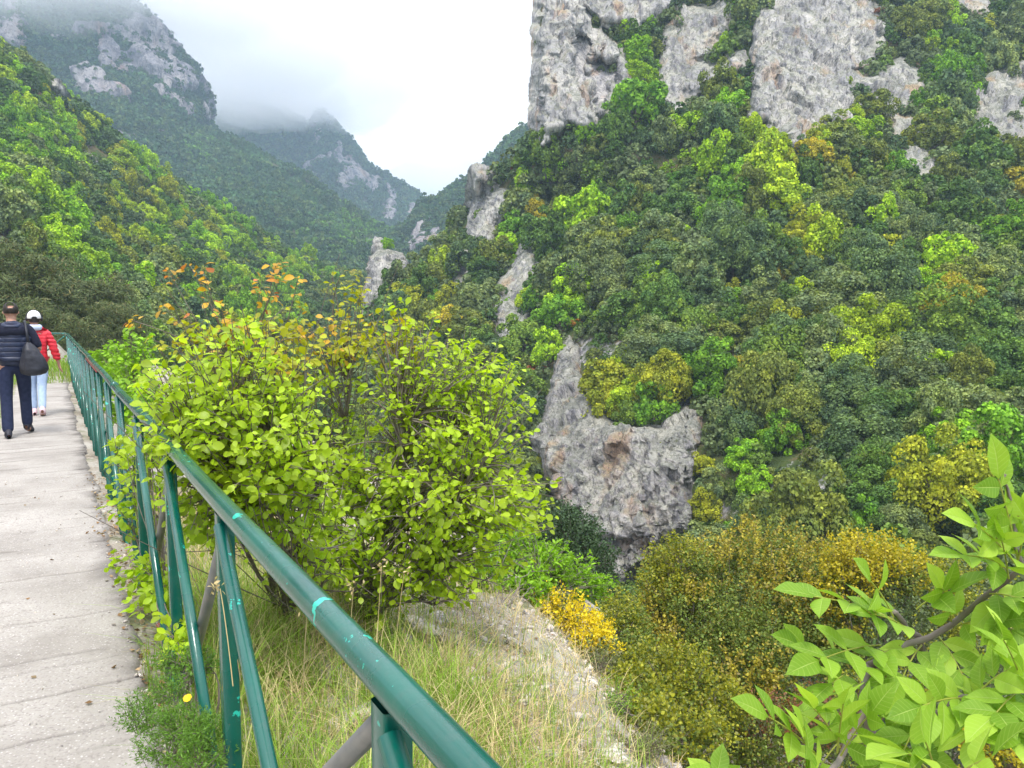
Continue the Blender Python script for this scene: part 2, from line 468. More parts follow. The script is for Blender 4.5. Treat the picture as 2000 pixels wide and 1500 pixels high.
def make_cliff(sheet, poly, thick, step, seed, mat, soft=22.0, rough=1.0, fold=False, grow=0.0):
    """a rock face standing proud of the hillside: its own mesh, thick in the middle, sunk in at the edges"""
    poly = np.asarray(poly, float)
    x0, y0 = poly.min(0) - 16 - grow; x1, y1 = poly.max(0) + 16 + grow
    gx, gy = np.meshgrid(np.arange(x0, x1, step), np.arange(y0, y1, step))
    # sheet depth at those pixels: inverse-distance from sparse sheet samples
    s = max(1, sheet.P.shape[0] // 110)
    m = (sheet.px > x0 - 60) & (sheet.px < x1 + 60) & (sheet.py > y0 - 60) & (sheet.py < y1 + 60) & (np.gradient(sheet.px, axis=1) > 0) & (np.gradient(sheet.py, axis=0) > 0)
    qx, qy, qd = sheet.px[m], sheet.py[m], sheet.d[m]
    if len(qx) > 900:
        k = np.linspace(0, len(qx) - 1, 900).astype(int); qx, qy, qd = qx[k], qy[k], qd[k]
    D = np.empty(gx.shape)
    for r in range(gx.shape[0]):
        w = 1.0 / ((gx[r][:, None] - qx) ** 2 + (gy[r][:, None] - qy) ** 2 + 60) ** 2
        D[r] = (w * qd).sum(1) / w.sum(1)
    sd = polydist(gx, gy, poly) + grow
    jag = 7 * fbm(np.stack([gx * .05, gy * .05, np.full(gx.shape, seed * 3.7)], -1), 3, seed)
    prof = smooth(-3, soft, sd + jag)
    bulge = thick * prof ** .6 - thick * .45 * smooth(2, -12, sd + jag)
    P = unproj(gx, gy, D - bulge)
    n = grid_normals(P)
    warp = 1.2 * np.stack([fbm(P * .25, 3, seed + 40), fbm(P * .25, 3, seed + 41), fbm(P * .25, 3, seed + 42)], -1)
    W = P + warp
    if fold:        # thin beds that dip to one side
        W = np.stack([W[..., 0] * .8 + W[..., 2] * .6, W[..., 1], W[..., 2] * .8 - W[..., 0] * .6], -1)
        disp = facets(W, 4.2, seed, .20, .8, (.8, .8, 3.0)) + facets(W, 1.0, seed + 7, .16, .9, (.35, .5, 4.0)) + facets(W, .40, seed + 9, .24, 1.0, (.4, .6, 3.2))
    else:
        disp = facets(W, 6.5, seed, .13, .9, (.8, .8, 2.6)) + facets(W, 2.4, seed + 7, .22, 1.0, (.6, .7, 2.8)) + facets(W, .8, seed + 9, .30, 1.0, (.8, .9, 1.6))
    disp = rough * (disp + .12 * fbm(P * 2.8, 3, seed + 3) - .25 * smooth(.35, .7, vnoise(P * .9, seed + 8)))
    P = P + n * (disp * smooth(-2, 26, sd + jag))[..., None]
    keep = (sd + jag > -11)
    nv, nu = gx.shape
    F_ = grid_faces(nv, nu); F_ = F_[keep.reshape(-1)[F_].all(1)]
    used = np.unique(F_); idx = np.full(nv * nu, -1); idx[used] = np.arange(len(used))
    return np_mesh('cliff', P.reshape(-1, 3)[used], idx[F_], mat, False)

# ------------------------------------------------------------------ tree crowns
def crown_quads(rg, lobes, per, q, hz, flat=.0, tmpl=QUAD, spread=1.0, fill=0.0):
    """leaf clumps of a crown of unit radius standing on z = 0; returns verts, faces"""
    k = np.arange(lobes) + .5
    ph = k * 2.39996 + rg.uniform(0, 6)
    cz = 1 - 1.45 * k / lobes
    rr = np.sqrt(np.maximum(0, 1 - cz * cz))
    dirs = np.stack([rr * np.cos(ph), rr * np.sin(ph), cz], -1) + rg.normal(0, .16, (lobes, 3))
    dirs /= np.linalg.norm(dirs, axis=1, keepdims=True)
    lr = rg.uniform(.15, .40, lobes) * spread
    cen = dirs * (rg.uniform(.45, 1.08, lobes))[:, None]
    li = np.repeat(np.arange(lobes), per)
    pd = rg.normal(0, 1, (lobes * per, 3)); pd /= np.linalg.norm(pd, axis=1, keepdims=True)
    pd = pd + dirs[li] * .5; pd[:, 2] += .45; pd /= np.linalg.norm(pd, axis=1, keepdims=True)
    pos = cen[li] + pd * (lr[li] * rg.uniform(.72, 1.08, len(li)))[:, None]
    pos[:, 2] = (pos[:, 2] * hz + hz * .62)
    nrm = pd + rg.normal(0, .55, pd.shape)
    M = frames(nrm, rg.uniform(0, 6.28, len(li)), q * rg.uniform(.6, 1.35, len(li)), pos)
    v, f = stamp(tmpl, QUADF, M)
    v[:, 2] = np.maximum(v[:, 2], .02)
    return v, f

# ================================================================== TERRAIN
M_rock = rock_mat('limestone', 1.0, (.95, .955, .95), .6)
M_rock_low = rock_mat('limestone_low', 1.5, (1.0, 1.0, 1.0), .6, bump=.8)
M_slope = slope_mat('hillside_soil')
M_slope_far = slope_mat('far_hillside', .22, (.03, .05, .02), (.10, .09, .05), 1.0, (.66, .64, .68))

# right mountainside, left edge first (with a column that turns away behind it)
G_rows = [
 (-260, [(1068,140), (1200,140), (1350,142), (1500,138), (1700,145), (1900,145), (2260,140)]),
 (-100, [(1064,130), (1200,130), (1350,133), (1500,127), (1700,134), (1900,134), (2260,130)]),
 (30,   [(1058,121), (1200,120), (1350,122), (1500,113), (1700,120), (1900,119), (2260,115)]),
 (160,  [(1053,117), (1195,112), (1345,112), (1500,103), (1700,107), (1900,106), (2260,102)]),
 (300,  [(1040,116), (1180,100), (1340,97), (1500,92), (1700,92), (1900,91), (2260,88)]),
 (400,  [(926,128), (1110,104), (1310,92), (1500,85), (1700,83), (1900,82), (2260,79)]),
 (500,  [(868,128), (1050,98), (1280,83), (1500,78), (1700,75), (1900,73), (2260,70)]),
 (600,  [(770,120), (1020,90), (1270,74), (1500,69), (1700,66), (1900,64), (2260,61)]),
 (690,  [(690,112), (1005,83), (1265,68), (1500,63), (1700,60), (1900,58), (2260,55)]),
 (760,  [(670,102), (1000,78), (1260,63), (1500,58), (1700,55), (1900,53), (2260,50)]),
 (900,  [(690,86), (1000,66), (1250,56), (1500,49), (1700,45), (1900,43), (2260,40)]),
 (1060, [(740,74), (1030,60), (1270,51), (1500,42), (1700,37), (1900,35), (2260,32)]),
 (1260, [(820,64), (1030,54), (1270,46), (1500,36), (1700,30), (1900,28), (2260,26)]),
]
def ctrl_rows(rows):
    out = []
    for y, r in rows:
        out.append([(r[0][0] + 130, y + 10, r[0][1] + 75)] + [(x, y, d) for x, d in r] + [(3150, y, r[-1][1] * .74)])
    return out
G = Sheet(ctrl_rows(G_rows), 330, 380, 1.6, .075, 3)

CLIFFS = [  # outline in the photo, thickness m, grid step px, label
 ([(1068,-70),(1062,0),(1056,90),(1050,190),(1052,260),(1048,296),(1072,272),(1088,256),(1110,240),(1150,250),(1170,228),(1200,218),(1233,165),(1222,122),(1195,75),(1172,58),(1150,55),(1140,0),(1140,-70)], 4.0, 2.0, 'tall pitted grey cliff standing against the white sky'),
 ([(1135,-70),(1142,5),(1180,42),(1230,50),(1285,36),(1318,-5),(1320,-70)], 3.0, 2.4, 'grey cliff band with ochre streaks cut off by the top of the picture'),
 ([(1330,12),(1400,22),(1415,2),(1428,20),(1412,60),(1395,70),(1383,105),(1362,118),(1395,128),(1448,106),(1452,138),(1400,168),(1342,183),(1332,208),(1300,202),(1290,165),(1298,112),(1308,60)], 3.0, 2.0, 'rounded grey cliff wrapped by green bushes between two taller cliffs'),
 ([(1483,-70),(1478,60),(1476,150),(1468,228),(1492,232),(1512,200),(1525,120),(1545,40),(1550,-70)], 4.2, 2.0, 'narrow upright grey pillar with an orange stained face'),
 ([(1552,-70),(1545,40),(1530,110),(1520,180),(1500,225),(1525,250),(1548,278),(1592,262),(1648,240),(1660,205),(1640,180),(1672,160),(1640,120),(1655,90),(1712,50),(1690,-5),(1650,-70)], 3.0, 2.2, 'broad broken grey cliff face dotted with ledge shrubs'),
 ([(1690,165),(1725,150),(1762,130),(1798,165),(1790,182),(1745,215),(1712,205)], 2.2, 2.0, 'jagged pale outcrop surrounded by oaks high on the slope'),
 ([(1905,185),(1945,150),(2015,125),(2070,200),(2060,290),(1960,275),(1905,262)], 2.6, 2.4, 'grey cliff with an overhung foot beside the picture edge'),
 ([(1778,280),(1802,288),(1820,320),(1812,336),(1782,338),(1768,312)], 1.6, 1.8, 'small triangular pale rock under the jagged outcrop'),
 ([(930,336),(958,345),(972,365),(1000,376),(1004,402),(985,422),(962,442),(956,482),(934,488),(914,452),(919,400)], 3.4, 1.6, 'pointed pale rock tooth leaning on the edge of the forested slope'),
 ([(1016,470),(1036,462),(1048,520),(1022,560),(1000,592),(1026,612),(1030,640),(1000,654),(974,642),(966,600),(975,560),(1000,530)], 2.0, 1.6, 'slanting strip of bare grey rock beside dark oaks'),
 ([(905,488),(922,500),(912,540),(888,552),(893,512)], 1.6, 1.6, 'small grey rock rib below the pointed rock tooth'),
 ([(1085,682),(1112,656),(1134,680),(1132,730),(1152,768),(1178,806),(1206,832),(1245,830),(1290,832),(1305,812),(1340,790),(1366,798),(1370,840),(1356,900),(1352,960),(1360,1000),(1356,1046),(1300,1065),(1252,1112),(1215,1160),(1186,1130),(1160,1052),(1130,1030),(1090,980),(1068,945),(1054,900),(1028,856),(1055,820),(1074,760),(1082,722)], 3.6, 2.2, 'big folded grey cliff low in the gorge with an orange stained cleft'),
 ([(1890,822),(1910,815),(1936,842),(1930,872),(1896,874)], 1.3, 2.0, 'small upright grey boulder low on the forested slope'),
 ([(1945,782),(2010,750),(2030,830),(1960,815)], 1.4, 2.4, 'flat grey slab face beside the picture edge above the ash leaves'),
 ([(1640,58),(1702,42),(1722,78),(1688,132),(1640,126)], 2.4, 2.0, 'weathered crag joining the broken cliff to the wooded slope above the jagged outcrop'),
 ([(1735,228),(1790,236),(1806,264),(1750,262)], 1.6, 1.8, 'thin rock ledge just under the jagged outcrop'),
 ([(1868,-30),(1932,-20),(1925,24),(1880,20)], 1.8, 2.0, 'pale crag at the top edge among dark oaks'),
 ([(1082,402),(1105,396),(1118,404),(1110,414),(1085,412)], 1.0, 1.6, 'little pale ledge of rock among oaks above the rock strip'),
]
for i, (poly, th, st, lab) in enumerate(CLIFFS):
    me = make_cliff(G, poly, th, st, 20 + i, M_rock_low if i == 11 else M_rock, soft=26 if len(poly) > 8 else 14, rough=1.0 if th > 2 else .6, fold=i == 11, grow={11: 0, 8: 6, 4: 26, 5: 16, 6: 18, 7: 14}.get(i, 10))
    tag(link('cliff', me), lab, 'cliff')

SCREE = [[(1560,825),(1640,850),(1710,868),(1660,910),(1590,905)], [(1440,950),(1560,895),(1620,930),(1610,985),(1540,1010),(1450,1030),(1385,1010)],
         [(1120,655),(1240,665),(1240,700),(1140,720)], [(1280,850),(1310,800),(1370,790),(1372,850),(1350,900),(1300,900)]]
g = G.rock
for p in [c[0] for c in CLIFFS]: g[inpoly(G.px, G.py, p)] = 1.0
for p in SCREE: g[inpoly(G.px, G.py, p)] = np.maximum(g[inpoly(G.px, G.py, p)], .46)
G.build('mountainside', M_slope)

# near left hillside
def col_sheet(cols, back, nrow=7):
    """cols: (px, top y, top depth, bottom y, bottom depth); a back row turns the crest over"""
    C = []
    for i in range(nrow):
        t = i / (nrow - 1)
        C.append([(x, y0 + (y1 - y0) * t, d0 * (d1 / d0) ** t) for x, y0, d0, y1, d1 in cols])
    C.insert(0, [(x, y0 + 45, d0 + back) for x, y0, d0, y1, d1 in cols])
    return C
D = Sheet(col_sheet([(-1100,-160,115,740,34), (-300,10,150,770,40), (0,112,160,790,42), (130,215,170,800,44), (300,355,185,830,50), (440,430,205,860,60), (580,512,225,880,76), (720,556,235,900,95), (900,580,225,930,105)], 70), 230, 300, 2.0, .06, 8)
LROCKS = [
 ([(154,282),(172,270),(190,276),(206,300),(200,322),(176,320),(162,302)], 2.2, 'pale rock knob sticking out of the green left hillside'),
 ([(95,160),(112,162),(132,190),(120,196),(100,184)], 1.5, 'small pale rock high on the bright green hillside'),
 ([(222,410),(232,418),(244,462),(236,470),(226,440)], 1.2, 'thin brown rock rib between bushes on the left hillside'),
 ([(-20,440),(8,455),(20,480),(0,492),(-20,490)], 1.4, 'brown rock at the edge of the left hillside'),
]
for i, (poly, th, lab) in enumerate(LROCKS):
    tag(link('rock_outcrop', make_cliff(D, poly, th, 1.5, 50 + i, M_rock, soft=12, rough=.6)), lab, 'rock')
D.rock[:] = 0.05
D.build('hillside', M_slope)

# farther mountains
A = Sheet([[(x, y0 + (y1 - y0) * t, d0 * (d1 / d0) ** t) for x, y0, d0, y1, d1 in
           [(-1000,-230,520,330,340), (-300,-190,560,330,360), (0,-170,540,360,350), (120,-130,530,420,340), (230,-40,520,460,330), (290,30,515,480,330), (340,85,512,500,335), (376,140,515,520,340), (398,235,520,540,350), (450,330,600,560,400)]]
           for t in np.linspace(0, 1, 9)], 240, 260, 9, .02, 31)
B = Sheet(col_sheet([(300,120,860,520,560), (400,172,850,530,560), (470,196,840,540,560), (545,216,830,550,560), (590,240,820,555,560), (606,244,810,555,560), (625,222,805,560,560), (648,242,800,560,560), (668,268,795,560,560), (695,292,790,560,560), (722,334,785,560,560), (762,352,780,560,560), (802,377,775,560,560), (838,406,770,560,560), (880,460,780,570,600)], 120), 160, 420, 7, .016, 41)
Cc = Sheet(col_sheet([(240,190,480,600,250), (340,240,470,600,250), (410,268,465,600,250), (480,296,460,600,250), (545,334,455,600,250), (605,364,450,600,260), (655,404,445,600,260), (705,434,440,600,265), (765,474,430,600,270), (850,520,430,620,290)], 90), 170, 240, 5, .022, 51)
E = Sheet(col_sheet([(640,500,400,640,250), (700,480,410,640,250), (740,470,420,640,250), (792,448,430,640,250), (830,402,440,640,250), (862,396,440,640,250), (890,372,440,640,250), (940,352,430,640,250), (962,322,430,640,240), (1002,274,430,640,230), (1050,250,430,640,220), (1120,215,430,640,220)], 90), 170, 260, 5, .022, 61)
Z = Sheet(col_sheet([(640,380,1750,560,1500), (720,352,1750,560,1500), (765,334,1750,560,1500), (800,316,1750,560,1500), (850,330,1750,560,1500), (900,322,1750,560,1500), (950,300,1750,560,1500), (1010,280,1750,560,1500), (1100,270,1750,560,1500)], 150), 90, 160, 22, .008, 71)

def rockmask(S, seed, freq, lo, polys=(), amount=1.0):
    s = np.abs(S.n[..., 2])
    m = smooth(lo, lo + .22, fbm(S.P * np.array([freq, freq, freq * .6]), 4, seed)) * amount
    for p in polys: m = np.maximum(m, smooth(-10, 6, polydist(S.px, S.py, p) + 14 * fbm(S.P * .05, 3, seed + 2)) * 1.0)
    S.rock = m * smooth(-.36, .06, fbm(S.P * np.array([freq * 5, freq * 5, freq * 1.1]), 5, seed + 20))
rockmask(A, 4, .012, .22, [[(-200,-20),(40,20),(62,60),(50,105),(0,110),(-200,110)], [(140,135),(180,120),(250,150),(240,185),(165,180)], [(215,80),(290,50),(345,110),(350,150),(260,130)], [(320,140),(370,150),(396,235),(380,225),(340,190)], [(90,70),(200,60),(300,40),(350,120),(395,215),(360,235),(300,190),(220,200),(150,180)]], .9)
rockmask(B, 5, .012, .30, [[(640,290),(665,285),(672,330),(650,340)], [(755,360),(772,380),(770,440),(752,430)], [(795,395),(812,400),(812,440),(798,440)], [(610,250),(625,228),(640,245),(640,280),(612,280)]], .8)
rockmask(Cc, 6, .015, .5, [], .4)
rockmask(E, 7, .015, .38, [[(800,480),(820,440),(862,420),(860,470),(810,500)], [(1005,330),(1045,290),(1050,310),(1000,350)], [(670,490),(740,480),(735,510),(680,505)]], .8)
rockmask(Z, 8, .008, -.2, [], 1.0)
for S, dz in ((A, 9), (B, 8), (E, 4)):     # rock bands stand out as ragged ribs
    S.P = S.P + S.n * (S.rock * dz * (.4 + ridged(S.P * np.array([.03, .03, .012]), 4, 77)))[..., None]
A.build('mountain', M_slope_far); B.build('mountain', M_slope_far); Cc.build('hill', M_slope_far)
E.build('hill', M_slope_far); Z.build('mountain', M_slope_far)

# valley floor far below, reaching past everything
tag(link('ground', np_mesh('ground', [(-4000,-1500,-60),(4000,-1500,-60),(4000,5000,-60),(-4000,5000,-60)], [(0,1,2,3)], M_slope_far, col=np.zeros((4,3)))), kind='structure')

# ---- rock spire and the lower crags behind it: lofted, closed rocks
def rock_loft(name, rows, d, depth_ratio, seed, mat, lab, k=44, nv=54, rough=.5):
    rows = np.array(rows, float)
    t = np.linspace(0, len(rows) - 1, nv)
    y = np.interp(t, np.arange(len(rows)), rows[:, 0]); xl = np.interp(t, np.arange(len(rows)), rows[:, 1]); xr = np.interp(t, np.arange(len(rows)), rows[:, 2])
    c = unproj((xl + xr) / 2, y, np.full(nv, d)); w = (xr - xl) / 2 * d / F
    ang = np.arange(k) * 2 * math.pi / k
    P = c[:, None, :] + w[:, None, None] * np.stack([np.cos(ang), np.sin(ang) * depth_ratio, 0 * ang], -1)[None]
    dirn = np.broadcast_to(np.stack([np.cos(ang), np.sin(ang), 0 * ang + .15], -1)[None], P.shape)
    q = P * .55
    P = P + dirn * (rough * (1.0 * ridged(q, 4, seed) + .35 * fbm(P * 2.2, 3, seed + 4)) * np.minimum(1, w / 1.2)[:, None])[..., None]
    v = P.reshape(-1, 3); a = np.arange(nv * k).reshape(nv, k); b = np.roll(a, -1, 1)
    f = np.stack([a[:-1], a[1:], b[1:], b[:-1]], -1).reshape(-1, 4)
    tagd = link(name, np_mesh(name, v, f, mat, False))
    return tag(tagd, lab, 'rock')
rock_loft('rock_spire', [(486,750,756),(490,738,772),(498,730,784),(515,722,792),(545,716,797),(575,712,794),(605,711,784),(650,706,790),(720,700,800)], 118, .9, 3, M_rock, 'rounded pale rock spire rising alone behind the smoke bushes', rough=.75)
rock_loft('rock_spire', [(519,792,800),(525,788,812),(545,786,816),(580,784,818),(640,780,825)], 121, .9, 5, M_rock, 'low weathered crag leaning on the rounded rock spire', rough=.6, nv=30)
rock_loft('rock_spire', [(488,838,846),(492,824,862),(505,818,868),(525,816,866),(560,812,872)], 125, .8, 6, M_rock, 'thin grey crag with a notched top beside a shrubby ridge', rough=.5, nv=30)
rock_loft('rock_spire', [(464,732,742),(470,728,750),(490,728,748),(520,726,752),(560,720,756)], 200, .9, 7, M_rock, 'small dark grey crag standing behind the rounded rock spire', rough=.8, nv=30)

# ================================================================== FOREST
M_tree = leaf_mat('tree_leaves', 'object', spread=.5, trans=.22, rough=.6, spec=.12, hue=(2.2, (1.55, 1.4, .95)))
M_mass = leaf_mat('forest_leaves', 'attr', spread=.4, trans=.2, rough=.6, spec=.1)
M_bark = plain_mat('bark', (.10, .08, .06), .9, .2, (9, (.17, .15, .12)), (30, .4, .02))

def crown_mesh(name, seed, lobes, per, q, hz, flat=0, tmpl=QUAD, spread=1.0):
    rg = np.random.default_rng(seed)
    v, f = crown_quads(rg, lobes, per, q, hz, flat, tmpl, spread)
    me = np_mesh(name, v, f, M_tree)
    # a short trunk and a few limbs inside the crown
    tb = Tubes(); tb.add([(0, 0, -.35), (.03, .02, .2), (.0, .05, .7 * hz)], [.075, .06, .03], 5)
    for j in range(4):
        a = j * 1.6 + seed; tb.add([(.02, .03, .25 + .08 * j), (.3 * math.cos(a), .3 * math.sin(a), .6 * hz), (.55 * math.cos(a), .55 * math.sin(a), .95 * hz)], [.04, .028, .012], 4)
    tv = np.concatenate(tb.v); tf = np.array(tb.f)
    n0 = len(v)
    me2 = np_mesh(name, np.concatenate([v, tv]), np.concatenate([f, tf + n0]), M_tree)
    me2.materials.append(M_bark)
    mi = np.zeros(len(f) + len(tf), np.int32); mi[len(f):] = 1
    me2.polygons.foreach_set('material_index', mi)
    bpy.data.meshes.remove(me)
    return me2

CROWNS = {
 'holm_oak': [crown_mesh('holm_oak', 100 + i, 38, 170, .076, 1.02 + .1 * (i % 3)) for i in range(6)],
 'broadleaf_tree': [crown_mesh('broadleaf_tree', 200 + i, 36, 140, .082, 1.15 + .12 * (i % 3), spread=.9) for i in range(5)],
 'yellowing_tree': [crown_mesh('yellowing_tree', 300 + i, 38, 150, .076, 1.0 + .1 * i) for i in range(3)],
 'shrub': [crown_mesh('shrub', 400 + i, 26, 150, .07, .9) for i in range(3)],
}
FINE = {
 'holm_oak': [crown_mesh('holm_oak', 150 + i, 56, 300, .048, 1.05) for i in range(4)],
 'broadleaf_tree': [crown_mesh('broadleaf_tree', 250 + i, 46, 200, .062, 1.15, spread=.85) for i in range(2)],
 'yellowing_tree': [crown_mesh('yellowing_tree', 350 + i, 56, 280, .045, 1.0) for i in range(3)],
 'shrub': [crown_mesh('shrub', 450 + i, 30, 150, .06, .9) for i in range(2)],
}
SHADES = {
 'holm_oak': [('grey green', (.150, .198, .080)), ('deep green', (.086, .158, .036)), ('olive green', (.160, .198, .044)), ('blue green', (.092, .148, .062)), ('moss green', (.132, .208, .036))],
 'broadleaf_tree': [('fresh green', (.18, .34, .022)), ('lime green', (.25, .40, .02)), ('mid green', (.13, .27, .024))],
 'yellowing_tree': [('ochre tinged', (.36, .31, .028)), ('olive yellow', (.25, .28, .025)), ('yellow green', (.27, .37, .022))],
 'shrub': [('rust brown', (.26, .10, .045)), ('orange brown', (.40, .20, .05)), ('pale brown', (.27, .20, .10))],
}
NICE = {'holm_oak': 'holm oak', 'broadleaf_tree': 'young broadleaf tree', 'yellowing_tree': 'round tree', 'shrub': 'shrub'}
ZG = [(1140,120,'by the tall cliff at the sky edge'), (1260,150,'in the gully right of the tall cliff'), (1370,110,'around the rounded middle cliff'), (1430,230,'at the foot of the narrow pillar'),
      (1590,140,'on the broken ledges of the broad cliff'), (1740,90,'above the jagged outcrop'), (1830,220,'beside the jagged outcrop'), (1930,80,'in the top corner of the slope'),
      (1960,330,'under the overhung corner cliff'), (1180,330,'just below the tall sky-edge cliff'), (1330,320,'below the rounded middle cliff'), (1600,330,'below the broad broken cliff'),
      (1000,340,'above the pointed rock tooth'), (1090,470,'between the rock tooth and the rock strip'), (880,580,'near the rounded rock spire'), (940,640,'left of the slanting rock strip'), (1110,600,'right of the slanting rock strip'),
      (1250,450,'in the upper part of the thick wood'), (1450,450,'in the heart of the thick wood'), (1650,480,'in the wood under the small triangular rock'), (1880,500,'in the thick wood near the picture edge'),
      (1280,590,'in the wood above the folded cliff'), (1480,620,'in the thick wood halfway down'), (1700,640,'in the lower wood'), (1900,680,'above the small upright boulder'),
      (1240,760,'growing on top of the folded cliff'), (1450,780,'right of the folded cliff'), (1420,920,'on the bank beside the folded cliff'), (1640,800,'above the stony scree'), (1620,950,'at the foot of the scree'), (1800,900,'below the small upright boulder'), (1130,1080,'at the foot of the folded cliff'), (1960,950,'behind the tall ash sprig')]
ZD = [(60,180,'near the crest of the left hillside'), (180,260,'around the pale rock knob'), (60,330,'high on the left hillside'), (250,400,'below the pale rock knob'), (60,480,'on the left hillside above the walkers'), (200,560,'on the left hillside above the green rail'),
      (350,430,'along the bright green spur'), (450,500,'low on the bright green spur'), (560,560,'where the left hillside meets the gorge'), (400,600,'behind the orange smoke bush tips'), (640,600,'left of the rounded rock spire')]

CAND = []
HIDDEN = [[(290,690),(700,640),(760,640),(1000,690),(1060,980),(1180,1150),(1300,1080),(1700,1080),(2100,1080),(2100,1700),(290,1700)], [(-50,650),(120,650),(120,800),(-50,800)]]
ALLROCK = [c[0] for c in CLIFFS] + [c[0] for c in LROCKS]
_gx, _gy = np.meshgrid(np.arange(-400, 2400, 2.0), np.arange(-500, 1600, 2.0))
def raster(polys):
    m = np.zeros(_gx.shape, bool)
    for p in polys:
        a = np.asarray(p); x0, y0 = a.min(0); x1, y1 = a.max(0)
        i0, i1 = max(0, int((y0 + 500) // 2)), max(0, int((y1 + 500) // 2) + 2); j0, j1 = max(0, int((x0 + 400) // 2)), max(0, int((x1 + 400) // 2) + 2)
        m[i0:i1, j0:j1] |= inpoly(_gx[i0:i1, j0:j1], _gy[i0:i1, j0:j1], p)
    return m
ROCKMAP, HIDMAP, SCRMAP = raster(ALLROCK), raster(HIDDEN), raster(SCREE)
def look(M_, x, y):
    i, j = int((y + 500) // 2), int((x + 400) // 2)
    return 0 <= i < M_.shape[0] and 0 <= j < M_.shape[1] and bool(M_[i, j])
def add_tree(P, r, kind, shade, zones, rank=None):
    px, py, d = proj(P)
    CAND.append(dict(P=np.array(P), r=r, kind=kind, shade=shade, px=float(px), py=float(py), d=float(d), zones=zones,
                     size=rank if rank else r * F / d))

class Darts:
    def __init__(self, cell): self.c, self.g = cell, {}
    def ok(self, p, r, k):
        i = tuple(int(math.floor(x / self.c)) for x in p)
        for dx in (-1, 0, 1):
            for dy in (-1, 0, 1):
                for dz in (-1, 0, 1):
                    for q, qr in self.g.get((i[0] + dx, i[1] + dy, i[2] + dz), ()):
                        if (p[0]-q[0])**2 + (p[1]-q[1])**2 + (p[2]-q[2])**2 < (k * (r + qr)) ** 2: return False
        self.g.setdefault(i, []).append((p, r)); return True

def forest(S, zones, seed, ntry, rfun, kfun, k=.62, explicit=()):
    rg = np.random.default_rng(seed)
    darts = Darts(8.0)
    for px, py, kind, si, rpx in explicit:
        i = S.near(px, py + rpx * .8); P = S.P[i]; r = rpx * S.d[i] / F
        darts.ok(P, r * .8, 0.0); add_tree(P - np.array([0, 0, .2 * r]), r, kind, SHADES[kind][si], zones, rpx)
    ok = (S.px > -420) & (S.px < 2650) & (S.py > -190) & (S.py < 1290)
    w = (S.cells() * ok).ravel(); w[np.gradient(S.px, axis=1).ravel() < 0] = 0
    idx = rg.choice(len(w), ntry, p=w / w.sum())
    Pf = S.P.reshape(-1, 3); X, Y, Dp = S.px.ravel(), S.py.ravel(), S.d.ravel(); Rk = S.rock.ravel()
    for i in idx:
        px, py, d = X[i], Y[i], Dp[i]
        r = rfun(rg, px, py)
        rp = r * F / d
        test = np.array([[px, py], [px, py - rp * 1.1], [px - rp * .6, py - rp * .8], [px + rp * .6, py - rp * .8]])
        inside = sum(look(ROCKMAP, tx, ty) for tx, ty in test)
        kind, shade = kfun(rg, px, py - rp * .8)
        if kind == 'shrub': r = min(r, rg.uniform(.5, .95))
        scr = S is G and any(look(SCRMAP, tx, ty) for tx, ty in test)
        if scr and not inside:
            if rg.random() > .30: continue
            r = rg.uniform(.35, .95)
        elif inside:
            if rg.random() > .05: continue
            r *= rg.uniform(.25, .5)
        elif Rk[i] > .9:
            if rg.random() > .14: continue
            r *= .4
        if not darts.ok(Pf[i], r, k): continue
        add_tree(Pf[i] - np.array([0, 0, .25 * r]), r, kind, shade, zones)

def pick(rg, kind, w=None):
    s = SHADES[kind]; return kind, s[rg.choice(len(s), p=w)]

def blob(px, py, L):
    return max([math.exp(-(((px - x) / rx) ** 2 + ((py - y) / ry) ** 2)) for x, y, rx, ry in L] or [0])
G_BRIGHT = [(1240,110,22,60), (1255,190,30,60), (1430,180,40,60), (1860,110,25,70), (1700,80,25,40), (1150,250,40,25), (1420,400,25,30), (1100,320,25,50), (1180,430,40,30), (1100,600,60,50), (1350,330,40,30), (1010,560,40,40), (1060,430,20,60), (1000,480,30,30), (1760,900,80,60), (1960,880,50,50), (1900,180,40,60), (1820,560,40,60)]
G_YELL = [(1580,300,60,40), (1510,350,50,50), (1060,410,35,50), (1660,350,40,40), (1250,740,80,40), (1560,520,120,60), (880,600,60,60), (1500,700,90,50), (1720,240,60,40), (1640,60,60,60), (1760,300,40,40), (1380,930,40,40), (1850,980,110,70), (1600,180,60,60)]
def kG(rg, px, py):
    b, y = blob(px, py, G_BRIGHT), blob(px, py, G_YELL)
    u = rg.random()
    if u < .035 + .45 * b: return pick(rg, 'broadleaf_tree')
    if u < .065 + .4 * b + .36 * y: return pick(rg, 'yellowing_tree', [.12, .48, .40])
    if u < .075 + .4 * b + .36 * y: return pick(rg, 'shrub')
    return pick(rg, 'holm_oak', [.36, .18, .18, .16, .12])
def rG(rg, px, py):
    if rg.random() < .30: return rg.uniform(.8, 1.4)
    return rg.uniform(1.3, 2.6)
